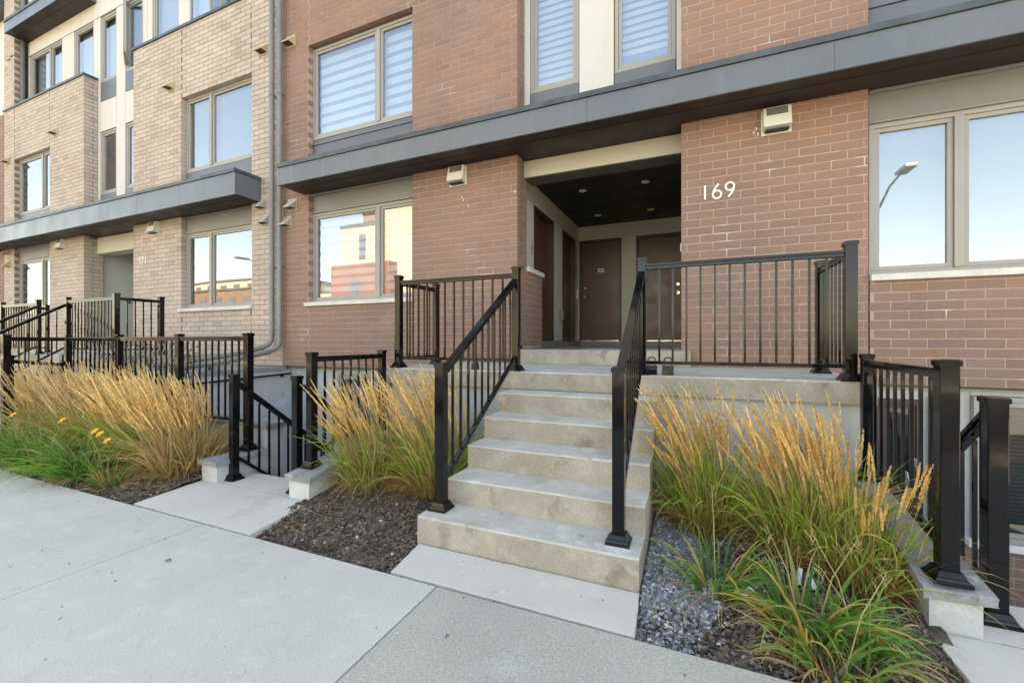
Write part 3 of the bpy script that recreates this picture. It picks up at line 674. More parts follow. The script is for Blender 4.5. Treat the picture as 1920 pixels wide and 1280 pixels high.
window(H7, -16.65, -14.74, 1.97, 3.46, [-15.35], style="none"); window(H7, -16.65, -14.74, 4.68, 6.15, [-15.35], style="none", sill=False)
for a, b in ((-12.98, -12.31), (-11.92, -11.25)):
    window(H7, a, b, 4.80, 6.27, [], Y=5.46, style="none", sill=False); window(H7, a, b, 7.46, 9.0, [], Y=5.46, style="plain", sill=False)
    panelbox(H7, "spandrel_panel", a, b, 5.445, 5.475, 7.0, 7.45, "spandrel_grey"); panelbox(H7, "spandrel_panel", a, b, 5.445, 5.475, 4.25, 4.79, "spandrel_grey")
window(H7, -16.54, -14.81, 7.6, 9.02, [-15.45], Y=5.46, style="plain", sill=False); window(H7, -14.20, -13.30, 7.6, 9.02, [], Y=5.46, style="plain", sill=False)
window(H7, -10.87, -9.95, 7.6, 9.02, [], Y=5.46, style="plain", sill=False); window(H7, -9.55, -7.75, 7.6, 9.02, [-8.6], Y=5.46, style="plain", sill=False)
# two casements standing open
for hx, ang, w_ in ((-9.53, 9, .90), (-11.92, 27, .55)):
    c, s_ = math.cos(R(-ang)), math.sin(R(-ang)); t = .045
    def pt(u, z, o=0): return (hx+u*c - o*s_, 5.45+u*s_ + o*c, z)
    f = MB()
    for (p, q) in (((0, 7.64), (w_, 7.64)), ((0, 8.98), (w_, 8.98)), ((t/2, 7.64), (t/2, 8.98)), ((w_-t/2, 7.64), (w_-t/2, 8.98))):
        f.bar(pt(*p), pt(*q), .05, t, up=(0, 0, 1) if p[1] == q[1] else (c, s_, 0))
    o = f.build("open_casement", "window_frame_taupe", H7)
    p = MB(); p.bar(pt(w_/2, 7.66), pt(w_/2, 8.96), .008, w_-.09, up=(c, s_, 0)); p.build("pane", "coated_glass", o)
def stucco(a, b, z0, z1, k=0): panelbox(H7, "stucco_panel", a+.004, b-.004, 5.44+k, 5.58, z0+.004, z1-.004, "cream_stucco")
for a, b in ((-13.105, -12.99), (-12.30, -11.93), (-11.24, -11.075)): stucco(a, b, 4.2, 9.02)
for a, b in ((-12.99, -12.30), (-11.93, -11.24)): stucco(a, b, 6.28, 6.99)
for a, b in ((-16.65, -16.55), (-14.80, -14.21), (-13.29, -13.105), (-11.07, -10.88), (-9.94, -9.56), (-7.74, T1)): stucco(a, b, CT-.1, 9.02)
for a, b in ((-16.65, -15.0), (-15.0, -13.11), (-13.11, -11.07), (-11.07, -8.9), (-8.9, T1)): stucco(a, b, 9.03, 10.8)
for a, b in ((-16.65, -14.74), (-9.39, -7.34)):
    panelbox(H7, "head_panel", a+.01, b-.005, Y0+.085, Y0+.12, 3.475, 3.775, "taupe_panel")
    panelbox(H7, "head_flashing", a+.01, b-.005, Y0+.055, Y0+.12, 3.462, 3.473, "window_frame_taupe")
    panelbox(H7, "soffit_trim", a+.005, b-.003, Y0+.004, Y0+.20, 3.781, 3.80, "soffit_brown"); panelbox(H7, "soffit_trim", a+.005, b-.003, Y0+.045, Y0+.084, 3.752, 3.780, "taupe_panel")
    panelbox(H7, "spandrel_panel", a+.01, b-.005, Y0+.085, Y0+.12, 4.2, 4.67, "spandrel_grey")
for a, b in ((T0, -13.095), (-11.085, T1)):     # parapet copings
    o = panelbox(H7, "coping", a-.02, b+.02 if b < -12 else b, Y0-.03, 5.44, CT, CT+.05, "drip_flashing")
canopy(H7, T0-.4, -7.08, 4.72, Y0, 3.79, 4.215, [-16.2, -14.6, -12.75, -11.0, -9.95, -8.6])
canopy(H7, -16.66, -13.16, 5.01, 5.44, 9.40, 9.72, [-14.9])
# entry of the tan house
panelbox(H7, "lintel", -13.108, -11.072, 5.43, 5.73, 3.40, 3.777, "porch_cream"); panelbox(H7, "porch_wall", -13.35, -13.24, 5.54, 9, 1.2, 3.77, "porch_white")
panelbox(H7, "porch_wall", -13.3, -11.0, 9, 9.1, 1.2, 3.77, "porch_cream"); panelbox(H7, "porch_ceiling", -13.35, -11.0, 5.731, 9.1, 3.771, 3.86, "porch_ceiling")
panelbox(H7, "porch_floor", -13.35, -11.0, 5.2, 9.1, 1.0, 1.22, "tread_concrete"); panelbox(H7, "porch_wall", -11.06, -10.95, 5.4, 9.0, 1.2, 3.77, "porch_cream")
panelbox(H7, "lockset", -13.238, -13.20, 6.07, 6.14, 2.28, 2.36, "brass")
panelbox(H7, "porch_soffit", -13.108, -11.072, 5.19, 5.43, 3.791, 3.81, "soffit_brown")
for x, z, m in ((-9.72, 6.47, "vent_beige"), (-7.0, 6.47, "vent_beige"), (-14.42, 6.47, "vent_beige"), (-7.03, 3.74, "vent_grey"), (-6.95, 3.46, "vent_grey"), (-16.95, 3.74, "vent_beige"), (-16.98, 3.4, "vent_beige"), (-17.0, 6.2, "vent_beige")): hood_vent(H7, x, z, m)
for x, z in ((-16.95, 8.95), (-16.78, 9.0)): hood_vent(H7, x, z, "vent_grey", y=5.30)
box_vent(H7, -10.25, 3.66); box_vent(H7, -14.08, 3.66)
for ch, x in (('1', -10.83), ('7', -10.74), ('1', -10.63)):
    m = MB(); glyph(ch, x, 2.95, .155, m, Y0-.004, sw=.022, th=.014); m.build("numeral", "numeral_cream", H7)
b = MB(); b.box(T0, -6.66, 5.30, 5.42, -1.4, .895); b.build("basement_wall", "parged_white", H7)
b = MB(); b.box(-17.24, -6.56, 5.9, 15, -1.3, 3.86 if False else 1.15); b.box(-17.24, -13.36, 5.9, 9.2, 1.15, 3.87); b.box(-10.94, -6.56, 5.9, 9.2, 1.15, 3.87); b.box(-17.24, -6.56, 6.4, 15, 3.87, 10.5)
b.build("rooms", "interior_dark", H7)
b = MB(); b.box(T0, T1, 5.5, 15.1, 10.6, 10.9); b.build("roof", "roofing", H7)
# downpipes and a fin strip beside the upper storey
def downpipe(root, x, y=5.10, ztop=10.5, run=True, dz=0.0, r=.042):
    pts = [(x, y, ztop), (x, y, 1.42-dz), (x, y-.01, 1.33-dz), (x-.02, y-.06, 1.26-dz), (x-.04, y-.16, 1.21-dz)]
    if run: pts += [(x-.06, 4.4, 1.10-dz), (x-.06, 3.45, 1.00-dz)]
    b = MB(); b.tube(pts, r, 12); o = b.build("downpipe", "pipe_grey", root, smooth=True)
    for z in (2.6, 5.55):
        if z < ztop:
            c = MB(); c.tube([(x, y, z-.02), (x, y, z+.02)], r+.006, 12); c.box(x-.01, x+.01, y, Y0, z-.012, z+.012); c.build("pipe_bracket", "pipe_grey", o)
    return o
downpipe(H7, -6.69, dz=.0); downpipe(H9, -6.50, dz=.06)
downpipe(H7, -16.62, y=5.33, ztop=10.5, run=False)

# the next house beyond, only a sliver of it shows
H3 = empty("townhouse", (-22, 7, 0), "sliver of dark brown brick townhouse at the far left edge", "house")
h = House(H3, "red_brick_piece", "red_brick_mass", "pink_mortar")
h.panel(-20.5, -17.28, .9, 7.5); h.finish(0)
b = MB(); b.box(-27, -17.28, 5.4, 15, -1.3, 10.4); b.build("body", "cream_stucco", H3)
b = MB(); b.box(-27, -17.28, 5.0, 15.2, 10.4, 10.6); b.build("roof", "drip_flashing", H3)
b = MB(); b.box(-27, -20.5, 5.19, 5.4, -1.3, 10.4); b.build("upper_wall", "opposite_brown", H3)

# ------------------------------------------------------------------ front stairs and landing
def rough_step(x0, x1, ya, yb, zb, zt, name, root, amp=.003):
    """cast step: a profile swept along x whose nosing wanders and is chipped here and there."""
    n = max(8, int((x1-x0)/.03)); V = []; F = []; MI = []; P = 7; sd = random.random()*50
    for i in range(n+1):
        x = x0+(x1-x0)*i/n; w = mnoise.noise(Vector((x*4, sd, 0)))*amp*1.2; c = max(0, mnoise.noise(Vector((x*9, sd, 7)))-.42)*.030
        e = .010+c+random.uniform(0, .0015); y = ya+w; z = zt+mnoise.noise(Vector((x*2, sd, 9)))*amp*.6
        V += [(x, y+.002, zb), (x, y+random.uniform(-.001, .001), zb+(zt-zb)*.5), (x, y, z-e), (x, y+e*.3, z-e*.3), (x, y+e, z), (x, yb, zt), (x, yb, zb)]
    for i in range(n):
        for k in range(P):
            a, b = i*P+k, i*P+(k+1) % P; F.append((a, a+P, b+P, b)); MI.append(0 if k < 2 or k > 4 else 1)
    F.append(tuple(range(P))); F.append(tuple(n*P+k for k in reversed(range(P)))); MI += [0, 0]
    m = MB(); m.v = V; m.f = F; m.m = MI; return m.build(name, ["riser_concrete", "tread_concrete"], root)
def stairs(root, x0, x1, x0f, yf, n, rise, tread, landx0, landx1, yl, yw, zoff=0.0):
    for k in range(n-1):
        ya = yf+tread*k; a = x0f if k == 0 else x0
        # solid under each step
        b = MB()
        if k: b.box(a+.002, x1-.002, ya+.004, ya+tread+.02, zoff-.25, rise*k+zoff-.021, 0)
        o = rough_step(a, x1, ya, ya+tread+(.02 if k < n-2 else 0), zoff-.25 if k == 0 else rise*k+zoff-.02, rise*(k+1)+zoff, "step", root)
        if k: b.build("step_core", "riser_concrete", o)
    zl = rise*n+zoff
    rough_step(landx0, landx1, yl, yw, zl-.165, zl, "landing", root, .004)
    b = MB(); b.box(landx0+.05, landx1-.06, yl+.05, yw, -1.38, zl-.168); b.build("support_wall", "formed_concrete", root)
ST = empty("front_stairs", (-.95, 3.0, 0), "weathered concrete stairs with landing below the number 169 porch", "stairs")
stairs(ST, -1.625, -.275, -1.685, 2.335, 6, .1725, .285, -3.12, 1.17, 3.76, Y0-.002)
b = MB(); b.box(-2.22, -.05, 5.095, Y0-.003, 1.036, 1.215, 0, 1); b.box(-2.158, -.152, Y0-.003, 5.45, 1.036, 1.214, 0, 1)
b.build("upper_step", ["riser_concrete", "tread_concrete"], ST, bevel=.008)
panelbox(ST, "porch_floor", -2.44, -.02, 5.451, 9.05, 1.02, 1.2145, "tread_concrete")
S7 = empty("front_stairs", (-10.6, 3.0, 0), "concrete stairs with landing of the tan house, far left", "stairs")
stairs(S7, -11.3, -10.05, -11.35, 2.335, 6, .1805, .285, -12.8, -8.5, 3.76, Y0-.002)

# ------------------------------------------------------------------ walls round the basement wells
def cap(root, poly, zt, th=.045, rough=.010, name="cap_stone"):
    """rock-faced cap: ring of uneven edge points round a flat top."""
    pts = []
    n = len(poly)
    for i in range(n):
        a, b = Vector(poly[i]), Vector(poly[(i+1) % n]); L = (b-a).length; k = max(1, int(L/.028))
        for j in range(k): pts.append(a.lerp(b, j/k))
    fz = zt if callable(zt) else (lambda x, y: zt)
    c = sum(pts, Vector((0, 0)))/len(pts); m = MB(); N = len(pts); V = []
    for lay, (dz, jit) in enumerate(((0, .3), (-.006, .6), (-.022, 1.0), (-.036, .9), (-th, .5))):
        for i, p in enumerate(pts):
            o = (p-c).normalized(); inn = .004 if lay == 0 else 0
            q = p - o*(random.uniform(0, rough)*jit+inn); V.append((q.x, q.y, fz(p.x, p.y)+dz+random.uniform(-.002, .002)*(lay > 0)))
    F = []
    for l in range(4):
        for i in range(N):
            j = (i+1) % N; F.append((l*N+j, l*N+i, (l+1)*N+i, (l+1)*N+j)) if False else F.append(((l+1)*N+i, (l+1)*N+j, l*N+j, l*N+i))
    F.append(tuple(range(N))); F.append(tuple(reversed(range(4*N, 5*N))))
    m.add(V, F); return m.build(name, "cap_stone", root)
def slope(z0, y0, k=.15): return lambda x, y: z0 + k*(y-y0)
# left well, right-hand wing wall (against the middle bed)
WL = empty("retaining_wall", (-3.05, 2.9, 0), "low parged wall with stone cap right of the left stairwell", "retaining wall")
PR = [(-3.165, 2.575), (-2.935, 2.575), (-2.985, 3.74), (-3.165, 3.74)]
b = MB(); b.prism(PR, -1.4, lambda x, y: .155+.15*(y-2.55)); b.build("wall", "parged_white", WL)
cap(WL, [(-3.19, 2.545), (-2.895, 2.545), (-2.95, 3.74), (-3.175, 3.74)], slope(.20, 2.55))
# left well, left-hand wing wall and the wall under the long fence
WA = empty("retaining_wall", (-4.22, 2.8, 0), "short parged wall stub with stone cap left of the stairwell", "retaining wall")
b = MB(); b.prism([(-4.32, 2.565), (-4.10, 2.565), (-4.10, 3.085), (-4.32, 3.085)], -1.4, .155); b.build("wall", "parged_white", WA)
cap(WA, [(-4.345, 2.535), (-4.07, 2.535), (-4.07, 3.09), (-4.345, 3.09)], .20)
WB = empty("retaining_wall", (-6.0, 3.2, 0), "long parged wall with grey stone cap under the four-post fence", "retaining wall")
b = MB(); b.box(-8.2, -4.14, 3.10, 3.30, -1.4, .405); b.build("wall", "parged_white", WB)
for a, c in ((-8.2, -7.0), (-6.995, -5.7), (-5.695, -4.9), (-4.895, -4.10)): cap(WB, [(a, 3.06), (c, 3.06), (c, 3.34), (a, 3.34)], .45)
WP = empty("party_wall", (-6.6, 4.2, 0), "white wall with stone cap between the two basement wells", "retaining wall")
b = MB(); b.box(-6.66, -6.47, 3.30, 5.295, -1.4, .84); b.build("wall", "parged_white", WP)
for a, c in ((3.30, 4.2), (4.205, 5.185)): cap(WP, [(-6.70, a), (-6.43, a), (-6.43, c), (-6.70, c)], .885)
b = MB(); b.tube([(-6.41, 3.4, .72), (-6.41, 4.3, .745), (-6.41, 5.25, .77)], .016, 10)
for y in (3.6, 4.4, 5.1): b.box(-6.47, -6.405, y-.01, y+.01, .72, .76)
b.build("handrail", "black_paint", WP)
WR = empty("retaining_wall", (1.08, 3.0, 0), "parged white wall with stone cap right of the right grass bed", "retaining wall")
b = MB(); b.prism([(.99, 2.572), (1.175, 2.572), (1.20, 3.74), (1.04, 3.74)], -1.4, lambda x, y: .155+.15*(y-2.55)); b.build("wall", "parged_white", WR)
cap(WR, [(.955, 2.53), (1.215, 2.545), (1.24, 3.74), (1.02, 3.74)], slope(.20, 2.55))
WS = empty("retaining_wall", (-8.1, 3.0, 0), "parged wall behind the tall grass at the far left", "retaining wall")
b = MB(); b.box(-8.2, -8.0, 2.3, 3.09, -1.4, .30); b.build("wall", "parged_white", WS)
# basement steps
def well_steps(x0, x1, label):
    r = empty("basement_steps", ((x0+x1)/2, 3.5, -.6), label, "stairs")
    for k in range(7):
        b = MB(); b.box(x0, x1, 2.93+.25*k, 2.93+.25*(k+1)+(.02 if k < 6 else 0), -1.4, -.185*(k+1)); b.build("step", "formed_concrete", r, bevel=.006)
well_steps(-4.10, -3.17, "concrete steps going down in the left stairwell")
well_steps(1.25, 2.2, "concrete steps going down in the right stairwell")

# ------------------------------------------------------------------ black railings
def post(root, x, y, z0, z1, w=.068, base=True, rz=0.0):
    b = MB(); b.frustum(x, y, z0, z1-.018, w/2, w/2, rz=rz); o = b.build("post", "black_paint", root, bevel=.005)
    c = MB(); c.frustum(x, y, z1-.030, z1-.006, w/2+.005, w/2+.005, rz=rz); c.frustum(x, y, z1-.006, z1, w/2+.005, w/2-.004, rz=rz)
    c.build("post_cap", "black_paint", o)
    if base:
        c = MB(); a = w/2; c.frustum(x, y, z0, z0+.014, a+.034, a+.034, rz=rz); c.frustum(x, y, z0+.014, z0+.028, a+.027, a+.022, rz=rz); c.frustum(x, y, z0+.028, z0+.055, a+.020, a+.008, rz=rz)
        c.build("post_base", "black_paint", o, bevel=.002)
    return o
BAL = {}
def rails(root, p0, p1, top0, top1, bot0, bot1, spacing=.108, gap=.034, trw=.045, bal=.016, skip_ends=True):
    """top and bottom rail between two posts, with upright balusters between them."""
    p0 = Vector(p0); p1 = Vector(p1); d = (p1-p0); L = d.length; u = d/L
    a = p0+u*gap; b = p1-u*gap
    A = lambda q, z: (q.x, q.y, z)
    t = MB(); t.bar(A(a, top0-.012), A(b, top1-.012), trw+.012, .022); t.bar(A(a, top0-.035), A(b, top1-.035), trw-.006, .030)
    t.build("top_rail", "black_paint", root, bevel=.003)
    t = MB(); t.bar(A(a, bot0), A(b, bot1), .034, .028); t.build("bottom_rail", "black_paint", root, bevel=.002)
    n = max(1, round((L-2*gap)/spacing)); st = (L-2*gap)/n; ang = math.atan2(u.y, u.x)
    for i in range(1, n):
        f = (gap+st*i)/L; q = p0+d*f; zt = top0+(top1-top0)*f-.048; zb = bot0+(bot1-bot0)*f+.010
        m = MB(); m.frustum(q.x, q.y, zb, zt, bal/2, bal/2, rz=ang); m.build("baluster", "black_paint", root)
ZL = 1.035
RL = empty("railing", (-2.2, 3.8, ZL), "black metal railing on the left side of the front stairs and landing", "railing")
post(RL, -1.605, 2.50, .1725, 1.175); post(RL, -1.605, 3.83, ZL, 2.045); post(RL, -3.0, 3.82, ZL, 2.045); post(RL, -3.0, 4.55, ZL, 2.045)
rails(RL, (-1.605, 2.50), (-1.605, 3.83), 1.135, 1.925, .365, 1.165, spacing=.115)
rails(RL, (-3.0, 3.82), (-1.605, 3.83), 1.985, 1.985, 1.14, 1.14); rails(RL, (-3.0, 3.82), (-3.0, 4.55), 1.985, 1.985, 1.14, 1.14)
RR = empty("railing", (.3, 3.8, ZL), "black metal railing on the right side of the front stairs and landing", "railing")
post(RR, -.405, 2.49, .1725, 1.175); post(RR, -.425, 3.83, ZL, 2.045); post(RR, 1.03, 3.82, ZL, 2.045, w=.075); post(RR, 1.03, 4.62, ZL, 2.045, w=.075)
rails(RR, (-.405, 2.49), (-.425, 3.83), 1.135, 1.925, .365, 1.165, spacing=.115)
rails(RR, (-.425, 3.83), (1.03, 3.82), 1.985, 1.985, 1.14, 1.14); rails(RR, (1.03, 3.82), (1.03, 4.62), 1.985, 1.985, 1.14, 1.14)
R1 = empty("railing", (-3.1, 3.2, .2), "black fence on the stone cap right of the left stairwell, behind grass", "railing")
post(R1, -3.09, 2.74, .225, 1.227, w=.068); post(R1, -3.13, 3.70, .36, 1.227, w=.062); rails(R1, (-3.09, 2.74), (-3.13, 3.70), 1.19, 1.19, .36, .49, spacing=.107, gap=.04)
R2 = empty("railing", (-4.1, 3.2, 0), "black handrail descending the left stairwell, nearest the tall grass", "railing")
post(R2, -4.06, 2.70, 0, 1.01, w=.064); rails(R2, (-4.06, 2.70), (-4.06, 4.1), .94, -.16, .20, -.90, spacing=.115); post(R2, -4.06, 4.12, -1.1, -.1, w=.06)
R3 = empty("railing", (-3.2, 3.2, 0), "black handrail descending behind the post left of the middle grass", "railing")
post(R3, -3.215, 2.695, 0, 1.02, w=.064); rails(R3, (-3.215, 2.73), (-3.215, 4.13), .94, -.16, .20, -.90, spacing=.115); post(R3, -3.215, 4.15, -1.1, -.1, w=.06)
R4 = empty("railing", (-6, 2.98, .2), "long black four-post fence behind the left row of grasses", "railing")
xs4 = [-4.25, -5.42, -6.66, -7.93]; FY = 2.975
for i, x in enumerate(xs4): post(R4, x, FY, .205 if i == 0 else .1, 1.408, w=.070 if i == 0 else .064)
for a, b in zip(xs4[1:], xs4[:-1]): rails(R4, (a, FY), (b, FY), 1.375, 1.375, .50, .50, spacing=.107, gap=.04)
post(R4, -7.93, 2.40, .05, 1.408, w=.070); rails(R4, (-7.93, 2.40), (-7.93, FY), 1.375, 1.375, .50, .50, spacing=.11, gap=.04)
R5 = empty("railing", (1.05, 3.1, .2), "black fence on the white wall right of the right grass bed", "railing")
post(R5, 1.07, 2.62, .215, 1.237, w=.070); post(R5, 1.09, 3.69, .37, 1.235, w=.062); rails(R5, (1.07, 2.62), (1.09, 3.69), 1.195, 1.195, .36, .50, spacing=.107, gap=.04)
R6 = empty("railing", (1.33, 3.2, 0), "black handrail descending the right stairwell beside the white wall", "railing")
post(R6, 1.30, 2.765, 0, 1.06, w=.074); rails(R6, (1.30, 2.765), (1.30, 4.2), .99, -.14, .22, -.90, spacing=.115, gap=.04); post(R6, 1.30, 4.22, -1.1, -.1, w=.06)
R7 = empty("railing", (2.2, 3.2, 0), "black sloping handrail at the right edge before the blinds", "railing")
post(R7, 2.28, 2.77, 0, 1.06, w=.066); rails(R7, (2.28, 2.77), (2.28, 4.2), .99, -.14, .22, -.90, spacing=.115, gap=.04); post(R7, 2.28, 4.22, -1.1, -.1, w=.06)
# railings of the tan house
ZL7 = 1.083
RA = empty("railing", (-9.4, 3.8, ZL7), "black railing right of the tan house stairs, with sloping handrail", "railing")
post(RA, -10.13, 3.80, ZL7, 2.10); post(RA, -8.60, 3.80, ZL7, 2.10, w=.075); post(RA, -8.60, 4.43, ZL7, 2.10, w=.075); post(RA, -10.13, 2.50, .18, 1.23)
rails(RA, (-10.13, 3.8), (-8.6, 3.8), 2.04, 2.04, 1.19, 1.19); rails(RA, (-8.6, 3.8), (-8.6, 4.43), 2.04, 2.04, 1.19, 1.19); rails(RA, (-10.13, 2.50), (-10.13, 3.80), 1.18, 1.98, .41, 1.22, spacing=.115)
RB = empty("railing", (-12, 3.8, ZL7), "black railing left of the tan house stairs, partly out of frame", "railing")
post(RB, -11.22, 3.80, ZL7, 2.10); post(RB, -12.70, 3.80, ZL7, 2.10); post(RB, -12.7, 4.43, ZL7, 2.10); post(RB, -11.22, 2.50, .18, 1.23)
rails(RB, (-12.70, 3.8), (-11.22, 3.8), 2.04, 2.04, 1.19, 1.19); rails(RB, (-12.7, 3.8), (-12.7, 4.43), 2.04, 2.04, 1.19, 1.19); rails(RB, (-11.22, 2.50), (-11.22, 3.80), 1.18, 1.98, .41, 1.22, spacing=.115)
RC = empty("railing", (-8.3, 3.0, 0), "pair of short black posts with handrail behind far left grass", "railing")
post(RC, -8.35, 2.55, 0, 1.14, w=.08); post(RC, -8.15, 3.02, .3, 1.13, w=.08); rails(RC, (-8.35, 2.55), (-8.15, 3.02), 1.08, 1.02, .3, .3)

b = MB(); b.box(-2.1, -1.45, 5.62, 6.02, 1.2155, 1.228); tag(b.build("door_mat", "door_mat", None, bevel=.003), "dark flat mat on the porch floor inside the entry", "mat")
# lock boxes hung on the rails
def lockbox(x, y, z, label, s=1.0):
    r = empty("lock_box", (x, y, z), label, "lock box")
    b = MB(); b.box(x-.036*s, x+.036*s, y-.028, y+.012, z-.085*s, z-.018); b.build("body", "black_plastic", r, bevel=.006)
    b = MB(); b.box(x-.028*s, x+.028*s, y-.033, y-.028, z-.078*s, z-.045*s); b.build("key_cover", "black_paint", r)
    a = [(x+.024*s*math.cos(R(t)), y-.008, z+.028+.022*math.sin(R(t))) for t in range(180, -1, -20)]
    b = MB(); b.tube([(x-.024*s, y-.008, z-.02)]+a+[(x+.024*s, y-.008, z-.02)], .0052, 8); b.build("shackle", "black_plastic", r)
lockbox(-.345, 3.825, 1.135, "black key lock box beside the stair post on the right landing rail", 1.25)
lockbox(-.215, 3.825, 1.135, "black key lock box on the landing rail, second from the stair post", 1.25)
lockbox(-2.05, 3.825, 1.12, "black key lock box low on the left landing rail")

# ------------------------------------------------------------------ grasses
def nrm(v): return v/np.maximum(np.linalg.norm(v, axis=1, keepdims=True), 1e-9)
def ribbons(root, d0, L, w, droop, wind, segs, tints, up_taper=True, curl=0.0):
    """root,d0,wind (n,3); L,w,droop (n,); tints (3,n,3) at base, middle, tip -> V,F,T and the last path"""
    n = len(root); P = [root.copy()]; d = nrm(d0.copy()); Ds = [d.copy()]
    for k in range(segs):
        t = (k+1)/segs
        d = nrm(d + (wind*(0.5+t) + np.c_[np.zeros(n), np.zeros(n), -droop*t])/segs + rng.normal(0, curl, (n, 3)))
        P.append(P[-1]+d*(L/segs)[:, None]); Ds.append(d.copy())
    P = np.array(P); Ds = np.array(Ds)
    P[:, :, 2] = np.maximum(P[:, :, 2], root[None, :, 2]+.004*np.arange(segs+1)[:, None]/segs)
    rv = nrm(rng.normal(0, 1, (n, 3))*np.array([1, 1, .25])); side = nrm(np.cross(Ds[0], rv))
    V = np.empty((segs+1, n, 2, 3)); T = np.empty((segs+1, n, 2, 3))
    for k in range(segs+1):
        t = k/segs; s = nrm(side - (side*Ds[k]).sum(1)[:, None]*Ds[k])
        ww = w*(1-t**2.2*0.95) * (0.65+0.35*min(1, t*4))
        V[k, :, 0] = P[k]-s*(ww/2)[:, None]; V[k, :, 1] = P[k]+s*(ww/2)[:, None]
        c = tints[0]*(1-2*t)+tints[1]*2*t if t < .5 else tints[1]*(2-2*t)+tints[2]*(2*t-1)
        T[k, :, 0] = c; T[k, :, 1] = c
    idx = np.arange((segs+1)*n*2).reshape(segs+1, n, 2)
    F = np.stack([idx[:-1, :, 0], idx[:-1, :, 1], idx[1:, :, 1], idx[1:, :, 0]], -1).reshape(-1, 4)
    return V.reshape(-1, 3), F, T.reshape(-1, 3), P, Ds
GREEN = np.array([(.18,.30,.035),(.25,.38,.05),(.34,.45,.07),(.12,.23,.03),(.42,.47,.10)])
STRAW = np.array([(.56,.38,.16),(.46,.29,.11),(.64,.47,.23),(.34,.20,.08),(.60,.44,.20)])
GOLD = np.array([(.86,.60,.24),(.90,.66,.29),(.74,.49,.18),(.92,.70,.36),(.82,.59,.27)])
def pick(pal, n, j=.12): return pal[rng.integers(0, len(pal), n)]*rng.uniform(1-j, 1+j, (n, 1))
def reed_grass(x, y, label, rad=.16, nb=420, ns=70, hs=1.0, lean=(-.35, -.08), green=.55, group="feathery reed grasses in the beds", spread=.50, seedcol=1.0, pal=None):
    z = soilz(x, y); r = empty("reed_grass", (x, y, z), label, "ornamental grass", group)
    wd = np.array([lean[0], lean[1], 0])
    def roots(n, rr):
        a = rng.uniform(0, 2*np.pi, n); q = np.sqrt(rng.uniform(0, 1, n))*rr
        return np.c_[x+q*np.cos(a), y+q*np.sin(a), np.full(n, z-.01)], np.c_[np.cos(a)*q/rr, np.sin(a)*q/rr]
    # green arching leaves
    n = int(nb*.60); ro, o = roots(n, rad*1.25); d0 = np.c_[o*spread*rng.uniform(.2, 1.3, (n, 1))+rng.normal(0, .10, (n, 2)), np.ones(n)]
    g0 = pick(STRAW, n); g1 = pick(GREEN, n); sel = rng.random((n, 1)) < green; g1 = np.where(sel, g1, pick(STRAW, n)*.95); g2 = np.where(sel, pick(GREEN, n)*1.25+np.array([.05, .03, 0]), pick(STRAW, n))
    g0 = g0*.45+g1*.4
    V, F, T, _, _ = ribbons(ro, d0, rng.uniform(.38, .82, n)*hs, rng.uniform(.0055, .012, n), rng.uniform(1.0, 4.2, n), np.tile(wd*.5, (n, 1)), 9, (g0, g1, g2), curl=.065)
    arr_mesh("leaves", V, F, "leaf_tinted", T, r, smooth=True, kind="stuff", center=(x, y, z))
    # dry skirt at the base
    n = int(nb*.6); ro, o = roots(n, rad*1.35); d0 = np.c_[o*spread*1.7*rng.uniform(.5, 1.4, (n, 1))+rng.normal(0, .2, (n, 2)), np.ones(n)*.8]
    c = pick(STRAW, n)*np.array([.85, .78, .72])
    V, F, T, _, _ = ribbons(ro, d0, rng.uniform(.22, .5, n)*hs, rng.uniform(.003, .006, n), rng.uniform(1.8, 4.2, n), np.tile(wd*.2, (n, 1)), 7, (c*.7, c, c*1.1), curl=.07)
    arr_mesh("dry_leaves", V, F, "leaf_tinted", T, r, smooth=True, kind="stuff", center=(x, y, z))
    # stems with plumes
    n = ns; ro, o = roots(n, rad*.9); d0 = np.c_[o*.20+rng.normal(0, .05, (n, 2)), np.ones(n)]
    L = rng.uniform(.60, 1.12, n)*hs; c = pick(STRAW, n)*1.05; SG = 14
    wi = np.tile(wd, (n, 1))*rng.uniform(.6, 2.8, (n, 1))+rng.normal(0, .07, (n, 3))*np.array([1, 1, 0])
    V, F, T, P, Ds = ribbons(ro, d0, L, np.full(n, .0032), rng.uniform(.05, .55, n), wi, SG, (c*.8, c, c), curl=.012)
    arr_mesh("stems", V, F, "leaf_tinted", T, r, kind="stuff", center=(x, y, z))
    K = 74; VV = []; TT = []
    k0 = SG*.72
    pal_ = GOLD if pal is None else pal
    pc = pick(pal_, n, .18)*seedcol
    for k in range(K):
        t = (k+rng.random(n))/K; s = k0+(SG-k0)*t; i = np.minimum(s.astype(int), SG-1); f = (s-i)[:, None]; ar = np.arange(n)
        p = P[i, ar]*(1-f)+P[i+1, ar]*f; d = Ds[np.minimum(i+1, SG), ar]
        q = rng.normal(0, 1, (n, 3)); q = nrm(q-(q*d).sum(1)[:, None]*d); ax = nrm(np.cross(d, q))
        env = np.sin(np.pi*np.clip(.12+.86*t, 0, 1))**.8
        dl = nrm(d+q*.30); ll = (rng.uniform(.014, .026, n)*(0.35+.65*env))[:, None]; ww = (.0047*(.5+.7*env))[:, None]
        a = p+q*.001; b_ = a+dl*ll
        VV.append(np.stack([a, a+dl*ll*.5-ax*ww, b_, a+dl*ll*.5+ax*ww], 1)); cc = pc*rng.uniform(.72, 1.22, (n, 1)); TT.append(np.repeat(cc[:, None], 4, 1))
    V = np.concatenate(VV).reshape(-1, 3); T = np.concatenate(TT).reshape(-1, 3); F = np.arange(len(V)).reshape(-1, 4)
    arr_mesh("plumes", V, F, "plume_tinted", T, r, kind="stuff", center=(x, y, z))
    return r
